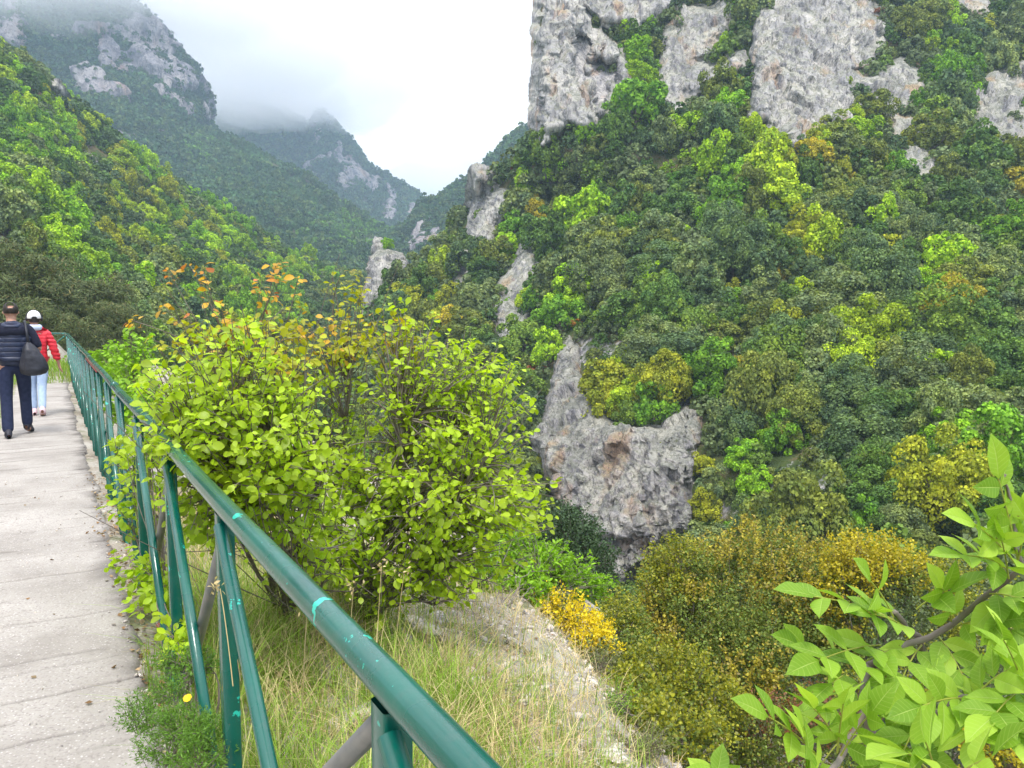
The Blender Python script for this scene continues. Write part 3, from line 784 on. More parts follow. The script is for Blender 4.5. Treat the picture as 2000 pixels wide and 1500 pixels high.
G_EXP = [(1835,725,'broadleaf_tree',1,46), (1240,105,'broadleaf_tree',0,28), (1255,150,'broadleaf_tree',1,26), (1240,215,'broadleaf_tree',2,46), (1430,205,'broadleaf_tree',0,34), (1425,160,'broadleaf_tree',2,26), (1860,105,'broadleaf_tree',1,20), (1850,150,'broadleaf_tree',1,22),
         (1425,400,'broadleaf_tree',1,22), (1362,505,'broadleaf_tree',1,13), (1322,460,'broadleaf_tree',1,22), (1303,325,'broadleaf_tree',1,14), (1080,335,'broadleaf_tree',1,24), (1102,440,'broadleaf_tree',1,12), (1175,432,'broadleaf_tree',1,22),
         (1072,690,'broadleaf_tree',1,28), (1222,795,'broadleaf_tree',1,24), (1800,555,'broadleaf_tree',1,28), (1855,560,'broadleaf_tree',1,18), (1450,885,'broadleaf_tree',0,34), (1850,870,'broadleaf_tree',0,44), (1775,905,'broadleaf_tree',0,24),
         (1578,300,'yellowing_tree',0,42), (1500,350,'yellowing_tree',2,44), (1050,420,'yellowing_tree',0,28), (1664,352,'yellowing_tree',0,15), (1875,612,'yellowing_tree',0,26), (1618,60,'yellowing_tree',0,13), (1515,265,'yellowing_tree',0,16),
         (1195,745,'yellowing_tree',1,46), (1245,755,'yellowing_tree',2,50), (1305,750,'yellowing_tree',1,48), (1340,740,'broadleaf_tree',2,34), (1180,800,'yellowing_tree',1,34), (1275,800,'broadleaf_tree',2,34), (1375,905,'yellowing_tree',1,24), (1378,1000,'yellowing_tree',1,30), (1830,960,'yellowing_tree',1,80), (1715,965,'holm_oak',1,80), (1620,690,'holm_oak',0,62), (1650,600,'holm_oak',0,70), (1430,500,'holm_oak',3,60),
         (1378,648,'shrub',0,16), (1285,740,'shrub',0,14), (1665,582,'shrub',1,9), (1415,570,'shrub',1,9), (1970,425,'shrub',1,13), (1622,742,'shrub',1,18), (1330,520,'shrub',2,10), (1622,990,'shrub',1,9), (1210,840,'holm_oak',4,24), (1580,1010,'holm_oak',2,46), (1500,1000,'holm_oak',2,34), (1120,1060,'holm_oak',1,62), (1205,950,'shrub',2,22)]
forest(G, ZG, 5, 18000, rG, kG, .52, G_EXP)

D_BRIGHT = [(60,250,90,60), (30,190,60,50), (130,300,60,30), (110,430,70,50), (190,560,60,45), (330,420,60,40), (420,470,90,50), (430,560,40,30), (260,330,40,30), (460,400,50,40), (560,540,60,40), (500,600,60,40), (40,330,60,40), (330,360,40,25), (150,480,40,40)]
def kD(rg, px, py):
    b = blob(px, py, D_BRIGHT); u = rg.random()
    if u < .04 + .5 * b: return pick(rg, 'broadleaf_tree', [.4, .35, .25])
    if u < .09 + .55 * b: return pick(rg, 'yellowing_tree', [.05, .4, .55])
    return pick(rg, 'holm_oak', [.2, .35, .1, .25, .1])
def rD(rg, px, py): return rg.uniform(1.2, 2.5)
D_EXP = [(160,540,'broadleaf_tree',1,44), (200,575,'broadleaf_tree',1,40), (80,400,'broadleaf_tree',1,36), (120,440,'broadleaf_tree',0,34), (30,420,'holm_oak',0,44), (60,350,'holm_oak',0,40)]
forest(D, ZD, 6, 16000, rD, kD, .52, D_EXP)

# the rock spire's own little bushes
add_tree(at(757, 489, 118), .8, 'broadleaf_tree', SHADES['broadleaf_tree'][0], [(0, 0, 'perched on top of the rounded rock spire')], 40)

KINDS = ['holm_oak', 'broadleaf_tree', 'yellowing_tree', 'shrub']
rest = []
for kind in KINDS:
    L_ = [c for c in CAND if c['kind'] == kind]
    vis = []
    for c in L_:
        cy = c['py'] - .8 * c['r'] * F / c['d']
        c['vis'] = -10 < c['px'] < 2010 and -10 < cy < 1500 and not look(HIDMAP, c['px'], cy)
    L_.sort(key=lambda c: (not c['vis'], -c['size']))
    nvis = sum(c['vis'] for c in L_)
    keep = L_[:min(295, nvis)]; rest += L_[len(keep):]
    for c in keep:
        pool = FINE[kind] if c['size'] > 46 and kind in FINE else CROWNS[kind]
        me = pool[rng.integers(len(pool))]
        o = link(kind, me)
        o.location = c['P']; o.rotation_euler = (rng.normal(0, .06), rng.normal(0, .06), rng.uniform(0, 6.28))
        s = c['r'] * rng.uniform(.95, 1.1); o.scale = (s * rng.uniform(.85, 1.25), s * rng.uniform(.85, 1.25), s * rng.uniform(.85, 1.35))
        col = np.array(c['shade'][1]) * rng.uniform(.82, 1.2); o.color = (*col, 1)
        z = min(c['zones'], key=lambda q: (q[0] - c['px']) ** 2 + (q[1] - c['py']) ** 2)[2]
        sz = 'small' if c['r'] < 1.6 else ('big' if c['r'] > 2.3 else 'mid-sized')
        tag(o, '%s %s %s %s' % (sz, c['shade'][0], NICE[kind], z), 'shrub' if kind == 'shrub' else 'tree',
            ('holm oaks of the gorge slopes', 'bright young trees of the gorge slopes', 'yellowing trees of the gorge slopes', 'brown shrubs of the gorge slopes')[KINDS.index(kind)])

def mass(name, items, lobes, per, q, seed, nvar=5):
    """many crowns merged: items (P, r, hz, colour)"""
    rg = np.random.default_rng(seed)
    var = [crown_quads(rg, lobes, per, q, 1.1) for _ in range(nvar)]
    V, Fc, Co, n = [], [], [], 0
    for P, r, hz, c in items:
        v, f = var[rg.integers(nvar)]
        a = rg.uniform(0, 6.28); ca, sa = math.cos(a), math.sin(a)
        w = np.stack([v[:, 0] * ca - v[:, 1] * sa, v[:, 0] * sa + v[:, 1] * ca, v[:, 2] * hz], -1) * r + P
        V.append(w); Fc.append(f + n); n += len(w); Co.append(np.broadcast_to(np.asarray(c), w.shape))
    o = link(name, np_mesh(name, np.concatenate(V), np.concatenate(Fc), M_mass, col=np.concatenate(Co)))
    return tag(o, kind='stuff')
_col = lambda c: (c['P'], c['r'], 1.0, np.array(c['shade'][1]) * rng.uniform(.8, 1.2))
mass('forest', [_col(c) for c in rest if c['size'] < 38], 26, 24, .17, 1)
mass('forest', [_col(c) for c in rest if c['size'] >= 38], 44, 90, .085, 2)

def far_forest(S, seed, n, rr, cols, lobes, per, q, box, rockcut=.5, bright=()):
    rg = np.random.default_rng(seed)
    ok = (S.px > box[0]) & (S.px < box[1]) & (S.py > box[2]) & (S.py < box[3])
    w = (S.cells() * ok).ravel(); idx = rg.choice(len(w), n, p=w / w.sum())
    Pf = S.P.reshape(-1, 3); Rk = S.rock.ravel(); X, Y = S.px.ravel(), S.py.ravel(); it = []
    tint = fbm(Pf[idx] * .02, 3, seed)
    for j, i in enumerate(idx):
        if Rk[i] > rockcut and rg.random() < .8: continue
        r = rg.uniform(*rr) * (.5 if Rk[i] > rockcut * .6 else 1)
        c = np.array(cols[rg.integers(len(cols))]) * rg.uniform(.75, 1.25) * (1 + .35 * tint[j])
        if bright and rg.random() < .6 * blob(X[i], Y[i], bright): c = np.array((.12, .24, .03))
        it.append((Pf[i] - np.array([0, 0, .3 * r]), r, rg.uniform(.8, 1.3), c))
    return mass('forest', it, lobes, per, q, seed + 1)
DK = [(.06, .13, .045), (.08, .145, .055), (.055, .11, .045), (.11, .165, .05)]
far_forest(Cc, 11, 5200, (1.6, 3.0), DK + [(.07, .13, .035)], 14, 13, .30, (300, 900, 180, 560), bright=[(700,450,80,40), (350,290,60,40)])
far_forest(E, 12, 5200, (1.6, 3.0), DK, 14, 13, .30, (620, 1100, 200, 640))
far_forest(A, 13, 7000, (1.8, 3.6), DK, 12, 11, .34, (-60, 470, -120, 480), .55)
far_forest(B, 14, 7500, (2.0, 4.0), DK, 11, 9, .36, (330, 880, 150, 520), .55)

# ================================================================== FOREGROUND GROUND AND PATH
AX = np.array([-.5123, .8588, 0]); NX = np.array([.8588, .5123, 0]); O0 = np.array([.473, 0, 0])
def pq(p, q, z=0.0):
    p = np.asarray(p, float); q = np.asarray(q, float); z = np.asarray(z, float)
    return O0 + q[..., None] * AX + p[..., None] * NX + z[..., None] * np.array([0, 0, 1.0])
def to_pq(P):
    d = np.asarray(P, float) - O0
    return d @ NX, d @ AX
def gz(p, q):
    p = np.asarray(p, float); q = np.asarray(q, float)
    eg = 2.25 + .30 * np.clip(q - 3, -2, 9) + .38 * fbm(np.stack([q * .8, q * 0 + 3.3, 0 * q], -1), 3, 15)
    soft = lambda x: .25 * np.logaddexp(0, x / .25)
    z = -.03 - .10 * smooth(-.1, .2, p) - .25 * np.maximum(0, p - .1) - 1.0 * (soft(p - eg) - soft(p - eg - 1.3)) - .30 * np.maximum(0, p - eg - 1.3) - .75 * np.maximum(0, p - 9.5)
    z = z + .22 * smooth(0, .5, -1.12 - p) + .5 * np.maximum(0, -1.7 - p)
    nz = fbm(np.stack([p * .7, q * .7, 0 * p], -1), 4, 5)
    amp = smooth(.05, .8, p) + smooth(.1, .6, -1.15 - p)
    z = z + .13 * nz * amp + .03 * fbm(np.stack([p * 5, q * 5, 0 * p], -1), 3, 6) * (amp + .5 * smooth(-.12, .1, p))
    z = z + .35 * smooth(20.5, 22.5, q) * smooth(.3, -.3, p)
    return z
def ground_at(px, py, lift=0.0):
    """where the ray through a photo pixel meets the foreground ground"""
    t = np.linspace(.8, 40, 4000); P = unproj(np.full_like(t, px), np.full_like(t, py), t)
    p, q = to_pq(P); h = P[:, 2] - gz(p, q)
    i = np.argmax(h < 0); return Vector(P[i]) + Vector((0, 0, lift))

pp = np.unique(np.round(np.concatenate([np.arange(-16, -2, .6), np.arange(-2, -.2, .12), np.arange(-.2, 5.2, .05), np.arange(5.2, 34, .7)]), 3))
qq = np.unique(np.round(np.concatenate([np.arange(-8, -1, .5), np.arange(-1, 9, .06), np.arange(9, 24, .25), np.arange(24, 60, 1.2)]), 3))
Pg, Qg = np.meshgrid(pp, qq)
m, nt, out = new_mat('stony_soil'); L = nt.links.new
geo = N(nt, 'ShaderNodeNewGeometry'); pos = geo.outputs['Position']
n1 = tex(nt, 'ShaderNodeTexNoise', pos, Scale=1.3, Detail=7.0, Roughness=.65)
c = ramp(nt, n1.outputs[0], [(.32, (.15, .125, .09)), (.45, (.30, .26, .205)), (.58, (.42, .39, .34)), (.75, (.54, .51, .47))])
vo = tex(nt, 'ShaderNodeTexVoronoi', pos, Scale=26.0)
c = mixc(nt, ramp(nt, vo.outputs[0], [(.1, (.8,) * 3), (.4, (0, 0, 0))]), c, mixc(nt, vo.outputs[1], (.30, .27, .24), (.66, .62, .58)))
n2 = tex(nt, 'ShaderNodeTexNoise', pos, Scale=2.6, Detail=4.0)
c = mixc(nt, ramp(nt, n2.outputs[0], [(.52, (0, 0, 0)), (.66, (.8,) * 3)]), c, (.10, .115, .035))
b = N(nt, 'ShaderNodeBsdfPrincipled', Roughness=.95); b.inputs['Specular IOR Level'].default_value = .1; L(c, b.inputs['Base Color'])
bp = N(nt, 'ShaderNodeBump', Strength=.7, Distance=.02); bp.invert = True; L(vo.outputs[0], bp.inputs['Height']); L(bp.outputs[0], b.inputs['Normal'])
L(b.outputs[0], out.inputs[0]); M_soil = m
tag(link('terrain', np_mesh('terrain', pq(Pg, Qg, gz(Pg, Qg)).reshape(-1, 3), grid_faces(*Pg.shape), M_soil, True)), kind='structure')

# concrete path cast against rough boards: low ridges run across it
m, nt, out = new_mat('worn_concrete'); L = nt.links.new
geo = N(nt, 'ShaderNodeNewGeometry'); pos = geo.outputs['Position']
n1 = tex(nt, 'ShaderNodeTexNoise', pos, Scale=1.6, Detail=6.0, Roughness=.6)
c = ramp(nt, n1.outputs[0], [(.3, (.27, .247, .22)), (.5, (.37, .343, .31)), (.72, (.43, .40, .365))])
n2 = tex(nt, 'ShaderNodeTexNoise', pos, Scale=75.0, Detail=3.0)
c = mixc(nt, ramp(nt, n2.outputs[0], [(.33, (.75,) * 3), (.47, (0, 0, 0))]), c, (.24, .21, .20))
vo = tex(nt, 'ShaderNodeTexVoronoi', pos, Scale=60.0)
c = mixc(nt, ramp(nt, vo.outputs[0], [(.12, (.7,) * 3), (.3, (0, 0, 0))]), c, mixc(nt, vo.outputs[1], (.35, .30, .28), (.75, .72, .70)))
n9 = tex(nt, 'ShaderNodeTexNoise', pos, Scale=.75, Detail=7.0, Roughness=.65)
c = mixc(nt, ramp(nt, n9.outputs[0], [(.46, (0, 0, 0)), (.68, (.45,) * 3)]), c, (.24, .215, .19))
n10 = tex(nt, 'ShaderNodeTexNoise', pos, Scale=9.0, Detail=6.0, Roughness=.7)
c = mixc(nt, ramp(nt, n10.outputs[0], [(.58, (0, 0, 0)), (.70, (.5,) * 3)]), c, (.16, .14, .12))
va = N(nt, 'ShaderNodeVertexColor', layer_name='Col')
c = mixc(nt, va.outputs[0], c, (.075, .065, .058))
b = N(nt, 'ShaderNodeBsdfPrincipled', Roughness=.85); b.inputs['Specular IOR Level'].default_value = .2; L(c, b.inputs['Base Color'])
bp = N(nt, 'ShaderNodeBump', Strength=.55, Distance=.006); L(n2.outputs[0], bp.inputs['Height']); L(bp.outputs[0], b.inputs['Normal'])
L(b.outputs[0], out.inputs[0]); M_path = m
p1 = np.linspace(-1.12, -.10, 40); q1 = np.concatenate([np.arange(-3, 9, .014), np.arange(9, 22.5, .03)])
Pp, Qp = np.meshgrid(p1, q1)
joints, x = [], -3.0
rj = np.random.default_rng(4)
while x < 23: joints.append((x, rj.uniform(-.03, .03), rj.uniform(.25, 1.0))); x += rj.uniform(.10, .30)
gro = np.zeros_like(Pp)
wob = .005 * fbm(np.stack([Pp * 3, Qp * .8, 0 * Pp], -1), 3, 2)
for x, sl_, dp in joints:
    dist = np.abs(Qp - x - sl_ * Pp - wob)
    br = smooth(-.25, .25, fbm(np.stack([Pp * 2.2, 0 * Pp + x * 5, 0 * Pp], -1), 2, 3))
    wd = .009 if x < 9 else .02
    gro = np.maximum(gro, np.exp(-(dist / wd) ** 2) * dp * br)
edge = .06 * fbm(np.stack([Pp * 0, Qp * 1.3, 0 * Pp], -1), 4, 9) + .03 * fbm(np.stack([Pp * 0, Qp * 9, 0 * Pp], -1), 2, 10)
tt = smooth(.75, 1.0, (Pp + 1.12) / 1.02); tl = smooth(.2, 0, (Pp + 1.12) / 1.02)
Pw = Pp + edge * tt * 1.0 - edge[::-1] * tl
zz = .005 * fbm(np.stack([Pp * 6, Qp * 6, 0 * Pp], -1), 3, 7) - .018 * gro + .01 * fbm(np.stack([Pp, Qp, 0 * Pp], -1), 2, 8)
zz[:, -1] -= .06; zz[:, 0] -= .06
stain = np.clip(.95 * gro + .55 * smooth(.86, 1.0, (Pp + 1.12) / 1.02 + .12 * fbm(np.stack([Pp * 4, Qp * 4, 0 * Pp], -1), 4, 12)), 0, 1)
tag(link('path', np_mesh('path', pq(Pw, Qp, zz).reshape(-1, 3), grid_faces(*Pp.shape), M_path, True, col=np.repeat(stain.reshape(-1, 1), 3, 1))), kind='structure')

# ================================================================== RAILING
m, nt, out = new_mat('green_enamel'); L = nt.links.new
geo = N(nt, 'ShaderNodeNewGeometry'); pos = geo.outputs['Position']
n1 = tex(nt, 'ShaderNodeTexNoise', pos, Scale=9.0, Detail=5.0, Roughness=.6)
n1b = tex(nt, 'ShaderNodeTexNoise', pos, Scale=2.3, Detail=2.0)
chips = ramp(nt, math_(nt, 'ADD', n1.outputs[0], math_(nt, 'MULTIPLY', n1b.outputs[0], .35)), [(.825, (0, 0, 0)), (.832, (1, 1, 1))])
n3 = tex(nt, 'ShaderNodeTexNoise', pos, Scale=55.0, Detail=3.0)
specks = ramp(nt, n3.outputs[0], [(.735, (0, 0, 0)), (.745, (1, 1, 1))])
n4 = tex(nt, 'ShaderNodeTexNoise', pos, Scale=4.0, Detail=5.0)
c = ramp(nt, n4.outputs[0], [(.35, (.0, .070, .052)), (.65, (.001, .105, .076))])
n7 = tex(nt, 'ShaderNodeTexNoise', pos, Scale=22.0, Detail=6.0, Roughness=.75)
c = mixc(nt, ramp(nt, n7.outputs[0], [(.50, (0, 0, 0)), (.72, (.45,) * 3)]), c, (.045, .10, .085))
c = mixc(nt, chips, c, mixc(nt, n7.outputs[0], (.005, .30, .22), (.03, .55, .42))); c = mixc(nt, specks, c, (.03, .40, .32))
n8 = tex(nt, 'ShaderNodeTexNoise', pos, Scale=31.0, Detail=4.0, Roughness=.7)
c = mixc(nt, ramp(nt, n8.outputs[0], [(.70, (0, 0, 0)), (.74, (.8,) * 3)]), c, (.10, .045, .02))
b = N(nt, 'ShaderNodeBsdfPrincipled'); L(c, b.inputs['Base Color'])
L(ramp(nt, n4.outputs[0], [(.3, (.16,) * 3), (.7, (.34,) * 3)]), b.inputs['Roughness'])
b.inputs['Specular IOR Level'].default_value = .5; b.inputs['Coat Weight'].default_value = .35; b.inputs['Coat Roughness'].default_value = .08
bp = N(nt, 'ShaderNodeBump', Strength=.12, Distance=.004); L(n3.outputs[0], bp.inputs['Height']); L(bp.outputs[0], b.inputs['Normal'])
L(b.outputs[0], out.inputs[0]); M_green = m
M_grey = plain_mat('brace_grey', (.13, .135, .13), .38, .5, (14, (.20, .19, .17)), (60, .2, .003))  # mottled grey for the nearer braces that slope one way
M_red = plain_mat('red_paint', (.28, .015, .02), .5)
RH = 1.05
rail = empty('railing', pq(0., 0., 0.), 'long dark green tubular railing with crossed braces along the concrete path', 'railing')
def rl(P):      # world -> railing local
    return [tuple(np.asarray(x) - O0) for x in P]
qs = list(np.arange(-2.5, 24.6, .5)); rp_ = [pq(.0, q, RH + .006 * math.sin(q * 1.7) + .004 * math.sin(q * .6)) for q in qs]
corner = pq(0., 24.8, RH); turn = np.array([-.985, .17, 0])
rp_ += [corner + turn * .05 + AX * .1, corner + turn * .3 + AX * .15, corner + turn * 1.6 + AX * .2, corner + turn * 4.5 + AX * .3]
t = Tubes(); t.add(rl(rp_), .0275, 20); link('handrail', t.mesh('handrail', M_green), rail)
t = Tubes()
for qj in (6.9, 13.0, 19.2): t.add(rl([pq(0., qj - .02, RH), pq(0., qj + .02, RH)]), .030, 20)
link('joint_sleeve', t.mesh('joint_sleeve', M_green), rail)
t = Tubes(); t.add(rl([pq(-.022, q, RH - .031) for q in np.arange(9.0, 12.2, .4)]), .007, 8)
tag(link('painted_strip', t.mesh('painted_strip', M_red), rail), 'red painted strip under the handrail')
def box_bar(P0, P1, w, d, mat, name, side):
    """square tube from P0 to P1 with softened corners"""
    P0 = np.asarray(P0) - O0; P1 = np.asarray(P1) - O0
    T = P1 - P0; ln = np.linalg.norm(T); T = T / ln
    x = side - T * np.dot(side, T); x /= np.linalg.norm(x); y = np.cross(T, x)
    r = .006; prof = []
    for sx, sy, a0 in ((1, 1, 0), (-1, 1, 90), (-1, -1, 180), (1, -1, 270)):
        for a in (0, 45, 90):
            an = R(a0 + a); prof.append(((sx * (w / 2 - r) + r * math.cos(an)), (sy * (d / 2 - r) + r * math.sin(an))))
    prof = np.array(prof); k = len(prof)
    v = np.concatenate([p_ + prof[:, :1] * x + prof[:, 1:] * y for p_ in (P0, P1)])
    f = np.array([(i, (i + 1) % k, k + (i + 1) % k, k + i) for i in range(k)])
    return link(name, np_mesh(name, v, f, mat, True), rail)
posts = [-1.3, 0.0, 1.27, 2.54, 3.75, 5.15]
posts = [-1.42, -.07, 1.27, 2.54, 3.72, 5.05, 6.4] + [6.4 + 1.33 * i for i in range(1, 14)] + [24.75]
for q in posts:
    z0 = gz(0., q) - .25
    box_bar(pq(0., q, z0), pq(0., q, RH - .02), .058, .046, M_green, 'post', AX)
for a, b_ in zip(posts[:-1], posts[1:]):
    for far_top, mat, off in ((True, M_green, -.018), (False, M_grey if a < 4 else M_green, .018)):
        lo_q, hi_q = (a + .05, b_ - .035) if far_top else (b_ - .05, a + .035)
        t = Tubes(); t.add(rl([pq(off, hi_q, RH - .05), pq(off, lo_q, gz(0., lo_q) + .05)]), .019, 12)
        o = link('brace', t.mesh('brace', mat), rail)
        if mat is M_grey: tag(o, 'grey diagonal brace')
t = Tubes(); t.add(rl([corner + turn * 1.5 + AX * .2, corner + turn * 1.5 + AX * .2 - np.array([0, 0, 1.2])]), .028, 8)
link('post', t.mesh('post', M_green), rail)
t = Tubes(); t.add(rl([corner + turn * .08 - np.array([0, 0, .06]), corner + turn * 1.4 + AX * .2 - np.array([0, 0, 1.0])]), .019, 8)
link('brace', t.mesh('brace', M_green), rail)

# ================================================================== BUSHES
M_stem = plain_mat('grey_brown_twigs', (.13, .10, .08), .85, .2, (14, (.26, .23, .20)))
M_dead = plain_mat('bare_grey_twigs', (.33, .29, .26), .9, .1, (14, (.20, .16, .14)))
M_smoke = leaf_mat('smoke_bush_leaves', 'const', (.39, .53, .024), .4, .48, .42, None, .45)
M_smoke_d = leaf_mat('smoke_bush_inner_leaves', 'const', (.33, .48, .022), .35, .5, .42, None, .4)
M_smoke_o = leaf_mat('orange_young_leaves', 'const', (.56, .34, .03), .35, .38, .45, (.7, (.46, .16, .04)), .4)
M_smoke_y = leaf_mat('yellow_green_leaves', 'const', (.40, .42, .02), .3, .42, .45, (.8, (.50, .30, .03)), .4)
M_ash = veined_mat('ash_leaves', (.27, .45, .038), (.50, .64, .18), .46, .40, .5, .3)
M_fine = leaf_mat('fine_green_leaves', 'const', (.23, .42, .02), .4, .35, .5, None, .3)
LV, LF = leaf_template('round'); AV, AF, AC = veined_leaf([(0.0, .008), (.05, .03), (.14, .14), (.26, .225), (.44, .27), (.62, .235), (.80, .135), (.91, .055), (1.0, .004)]); OV, OF = leaf_template('oval')

def bez(a, b, c, n):
    t = np.linspace(0, 1, n)[:, None]
    return (1 - t) ** 2 * np.asarray(a) + 2 * t * (1 - t) * np.asarray(b) + t * t * np.asarray(c)

def leafy_bush(name, label, cat, base, blobs, leaf_len, seed, group=None, targets=(), rosette=16, tube_r=.014, bare=0, lf=(LV, LF), mats=None, twig=.22, up=.55, limbs=9):
    """stems grow from base to clumps spread through ellipsoids (px, py, depth, rx px, ry px, count, material); leaves sit along each twig end"""
    rg = np.random.default_rng(seed)
    base = np.asarray(base, float)
    root = empty(name, tuple(base), label, cat, group)
    cl = []
    for px, py, d, rx, ry, n, mat in blobs:
        c = unproj(px, py, d)
        for _ in range(n):
            v = rg.normal(0, 1, 3); v /= np.linalg.norm(v); v *= rg.uniform(.08, 1) ** .42; v *= 1 + .35 * float(vnoise(v * 2.3 + px * .01, seed))
            cl.append((c + v * np.array([rx, (rx + ry) / 2, ry]) * d / F, mat))
    for px, py, d, mat in targets: cl.append((unproj(px, py, d), mat))
    C = np.array([c for c, _ in cl])
    tb = Tubes()
    k = min(limbs, len(C)); li = rg.choice(len(C), k, replace=False)
    limb = []
    for i in li:
        tip = base + (C[i] - base) * .72
        mid = base + (C[i] - base) * .4 + rg.normal(0, .08, 3) + np.array([0, 0, .12])
        b0 = base + np.array([rg.normal(0, .05), rg.normal(0, .05), 0])
        pl = bez(b0, mid, tip, 9) + np.concatenate([np.zeros((1, 3)), rg.normal(0, .012, (8, 3))])
        limb.append(pl); tb.add(pl - base, np.linspace(tube_r, tube_r * .45, 9), 6)
    LP = np.concatenate([l[3:] for l in limb])
    per = {}
    for (c, mat) in cl:
        dd = np.linalg.norm(LP - c, axis=1) + .25 * np.maximum(0, LP[:, 2] - c[2] + .05)
        s = LP[np.argmin(dd + rg.uniform(0, .38, len(dd)))]
        mid = (s + c) / 2 + rg.normal(0, .05, 3) + np.array([0, 0, .03])
        pl = bez(s, mid, c, 7); tb.add(pl - base, np.linspace(tube_r * .36, .0018, 7), 4, cap=False)
        tdir = pl[-1] - pl[-3]; tdir /= max(np.linalg.norm(tdir), 1e-6)
        n = int(rosette * rg.uniform(.6, 1.3))
        t = rg.uniform(0, 1, n) ** 1.4
        pos = c - tdir * (t * twig)[:, None]
        ang = np.arange(n) * 2.4 + rg.uniform(0, 6)
        a = np.array([0, 0, 1.0]) if abs(tdir[2]) < .8 else np.array([1.0, 0, 0])
        x = np.cross(a, tdir); x /= np.linalg.norm(x); y = np.cross(tdir, x)
        side = np.cos(ang)[:, None] * x + np.sin(ang)[:, None] * y
        fwd = side * (.55 + .5 * t[:, None]) + tdir * .6 + rg.normal(0, .25, (n, 3))
        nrm = np.array([0, 0, 1.0]) * up + tdir * .35 + rg.normal(0, .42, (n, 3)) - side * .15
        off = fwd / np.linalg.norm(fwd, axis=1, keepdims=True) * leaf_len * .35
        ln = leaf_len * rg.uniform(.55, 1.15, n)
        per.setdefault(mat, []).append((frames(nrm, None, ln, pos + off - base, fwd)))
    if bare:
        for _ in range(bare):
            c = C[rg.integers(len(C))] + rg.normal(0, .12, 3); s = LP[rg.integers(len(LP))]
            tb.add(bez(s, (s + c) / 2 + rg.normal(0, .06, 3), c, 6) - base, np.linspace(.004, .0012, 6), 4, cap=False)
    link('stems', tb.mesh('stems', M_stem), root)
    for mat, fr in per.items():
        fr = np.concatenate(fr); fr = fr[rg.permutation(len(fr))]
        fr[:, :, :3] *= rg.choice([.55, .8, 1.0, 1.12], len(fr), p=[.15, .25, .4, .2])[:, None, None]
        fr[:, :, 0] *= rg.uniform(.75, 1.15, len(fr))[:, None]
        parts_, n0 = [], 0
        for q_, (am, tw) in enumerate([(0, 0), (-.22, .5), (.15, -.6), (-.4, -.2)]):
            sub = fr[q_::4]; v, f = stamp(curl(lf[0], am, tw), lf[1], sub); parts_.append((v, f + n0)); n0 += len(v)
        v = np.concatenate([a for a, _ in parts_]); f = np.concatenate([b_ for _, b_ in parts_])
        link('foliage' if mat is not M_smoke_o else 'young_foliage', np_mesh('foliage', v, f, mat, True), root)
    return root

GB = lambda px, py: ground_at(px, py, -.03)
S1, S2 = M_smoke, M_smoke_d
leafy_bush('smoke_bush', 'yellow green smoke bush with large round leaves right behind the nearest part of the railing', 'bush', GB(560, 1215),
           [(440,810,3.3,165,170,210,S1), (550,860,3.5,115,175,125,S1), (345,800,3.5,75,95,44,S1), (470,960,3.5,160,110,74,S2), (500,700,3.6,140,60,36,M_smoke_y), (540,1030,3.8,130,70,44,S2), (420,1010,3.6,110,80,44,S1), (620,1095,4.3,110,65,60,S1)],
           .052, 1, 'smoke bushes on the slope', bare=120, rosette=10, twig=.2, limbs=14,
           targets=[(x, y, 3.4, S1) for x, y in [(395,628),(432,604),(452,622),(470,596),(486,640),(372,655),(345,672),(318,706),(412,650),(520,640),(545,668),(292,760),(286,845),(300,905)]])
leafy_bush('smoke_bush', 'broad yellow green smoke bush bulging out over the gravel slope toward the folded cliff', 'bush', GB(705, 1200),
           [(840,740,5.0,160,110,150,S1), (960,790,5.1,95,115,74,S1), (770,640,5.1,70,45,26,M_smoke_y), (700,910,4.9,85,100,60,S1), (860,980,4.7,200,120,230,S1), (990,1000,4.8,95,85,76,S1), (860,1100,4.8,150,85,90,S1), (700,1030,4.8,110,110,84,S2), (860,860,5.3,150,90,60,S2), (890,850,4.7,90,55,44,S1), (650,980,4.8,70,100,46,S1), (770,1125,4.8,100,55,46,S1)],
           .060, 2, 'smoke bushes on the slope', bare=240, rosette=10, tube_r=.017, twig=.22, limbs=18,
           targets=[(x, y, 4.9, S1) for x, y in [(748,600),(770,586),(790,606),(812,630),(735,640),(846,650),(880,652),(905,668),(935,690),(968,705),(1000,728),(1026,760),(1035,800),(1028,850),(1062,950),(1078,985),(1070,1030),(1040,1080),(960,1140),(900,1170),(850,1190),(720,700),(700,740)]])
leafy_bush('smoke_bush', 'leggy smoke bush with orange leaves on long bare shoots rising above the other bushes', 'bush', GB(600, 1140),
           [(350,655,4.6,70,30,14,M_smoke_y), (520,645,4.6,110,35,22,M_smoke_y), (640,670,4.7,90,50,34,M_smoke_y), (600,740,4.8,100,50,22,S1), (645,830,4.9,50,60,12,S2), (420,640,4.6,90,20,4,M_smoke_o)],
           .056, 3, 'smoke bushes on the slope', rosette=10, bare=60, twig=.13,
           targets=[(x, y, 4.6, M_smoke_o) for x, y in [(370,517),(395,522),(330,530),(405,562),(430,592),(322,600),(255,625),(540,512),(548,522),(512,545),(528,578),(582,545),(640,625)]]
                 + [(x, y, 4.9, M_smoke_y) for x, y in [(650,540),(670,530),(705,535),(690,555),(670,570),(700,585),(660,595),(690,600),(650,620),(705,560),(560,600),(590,600),(620,640),(680,640)]])
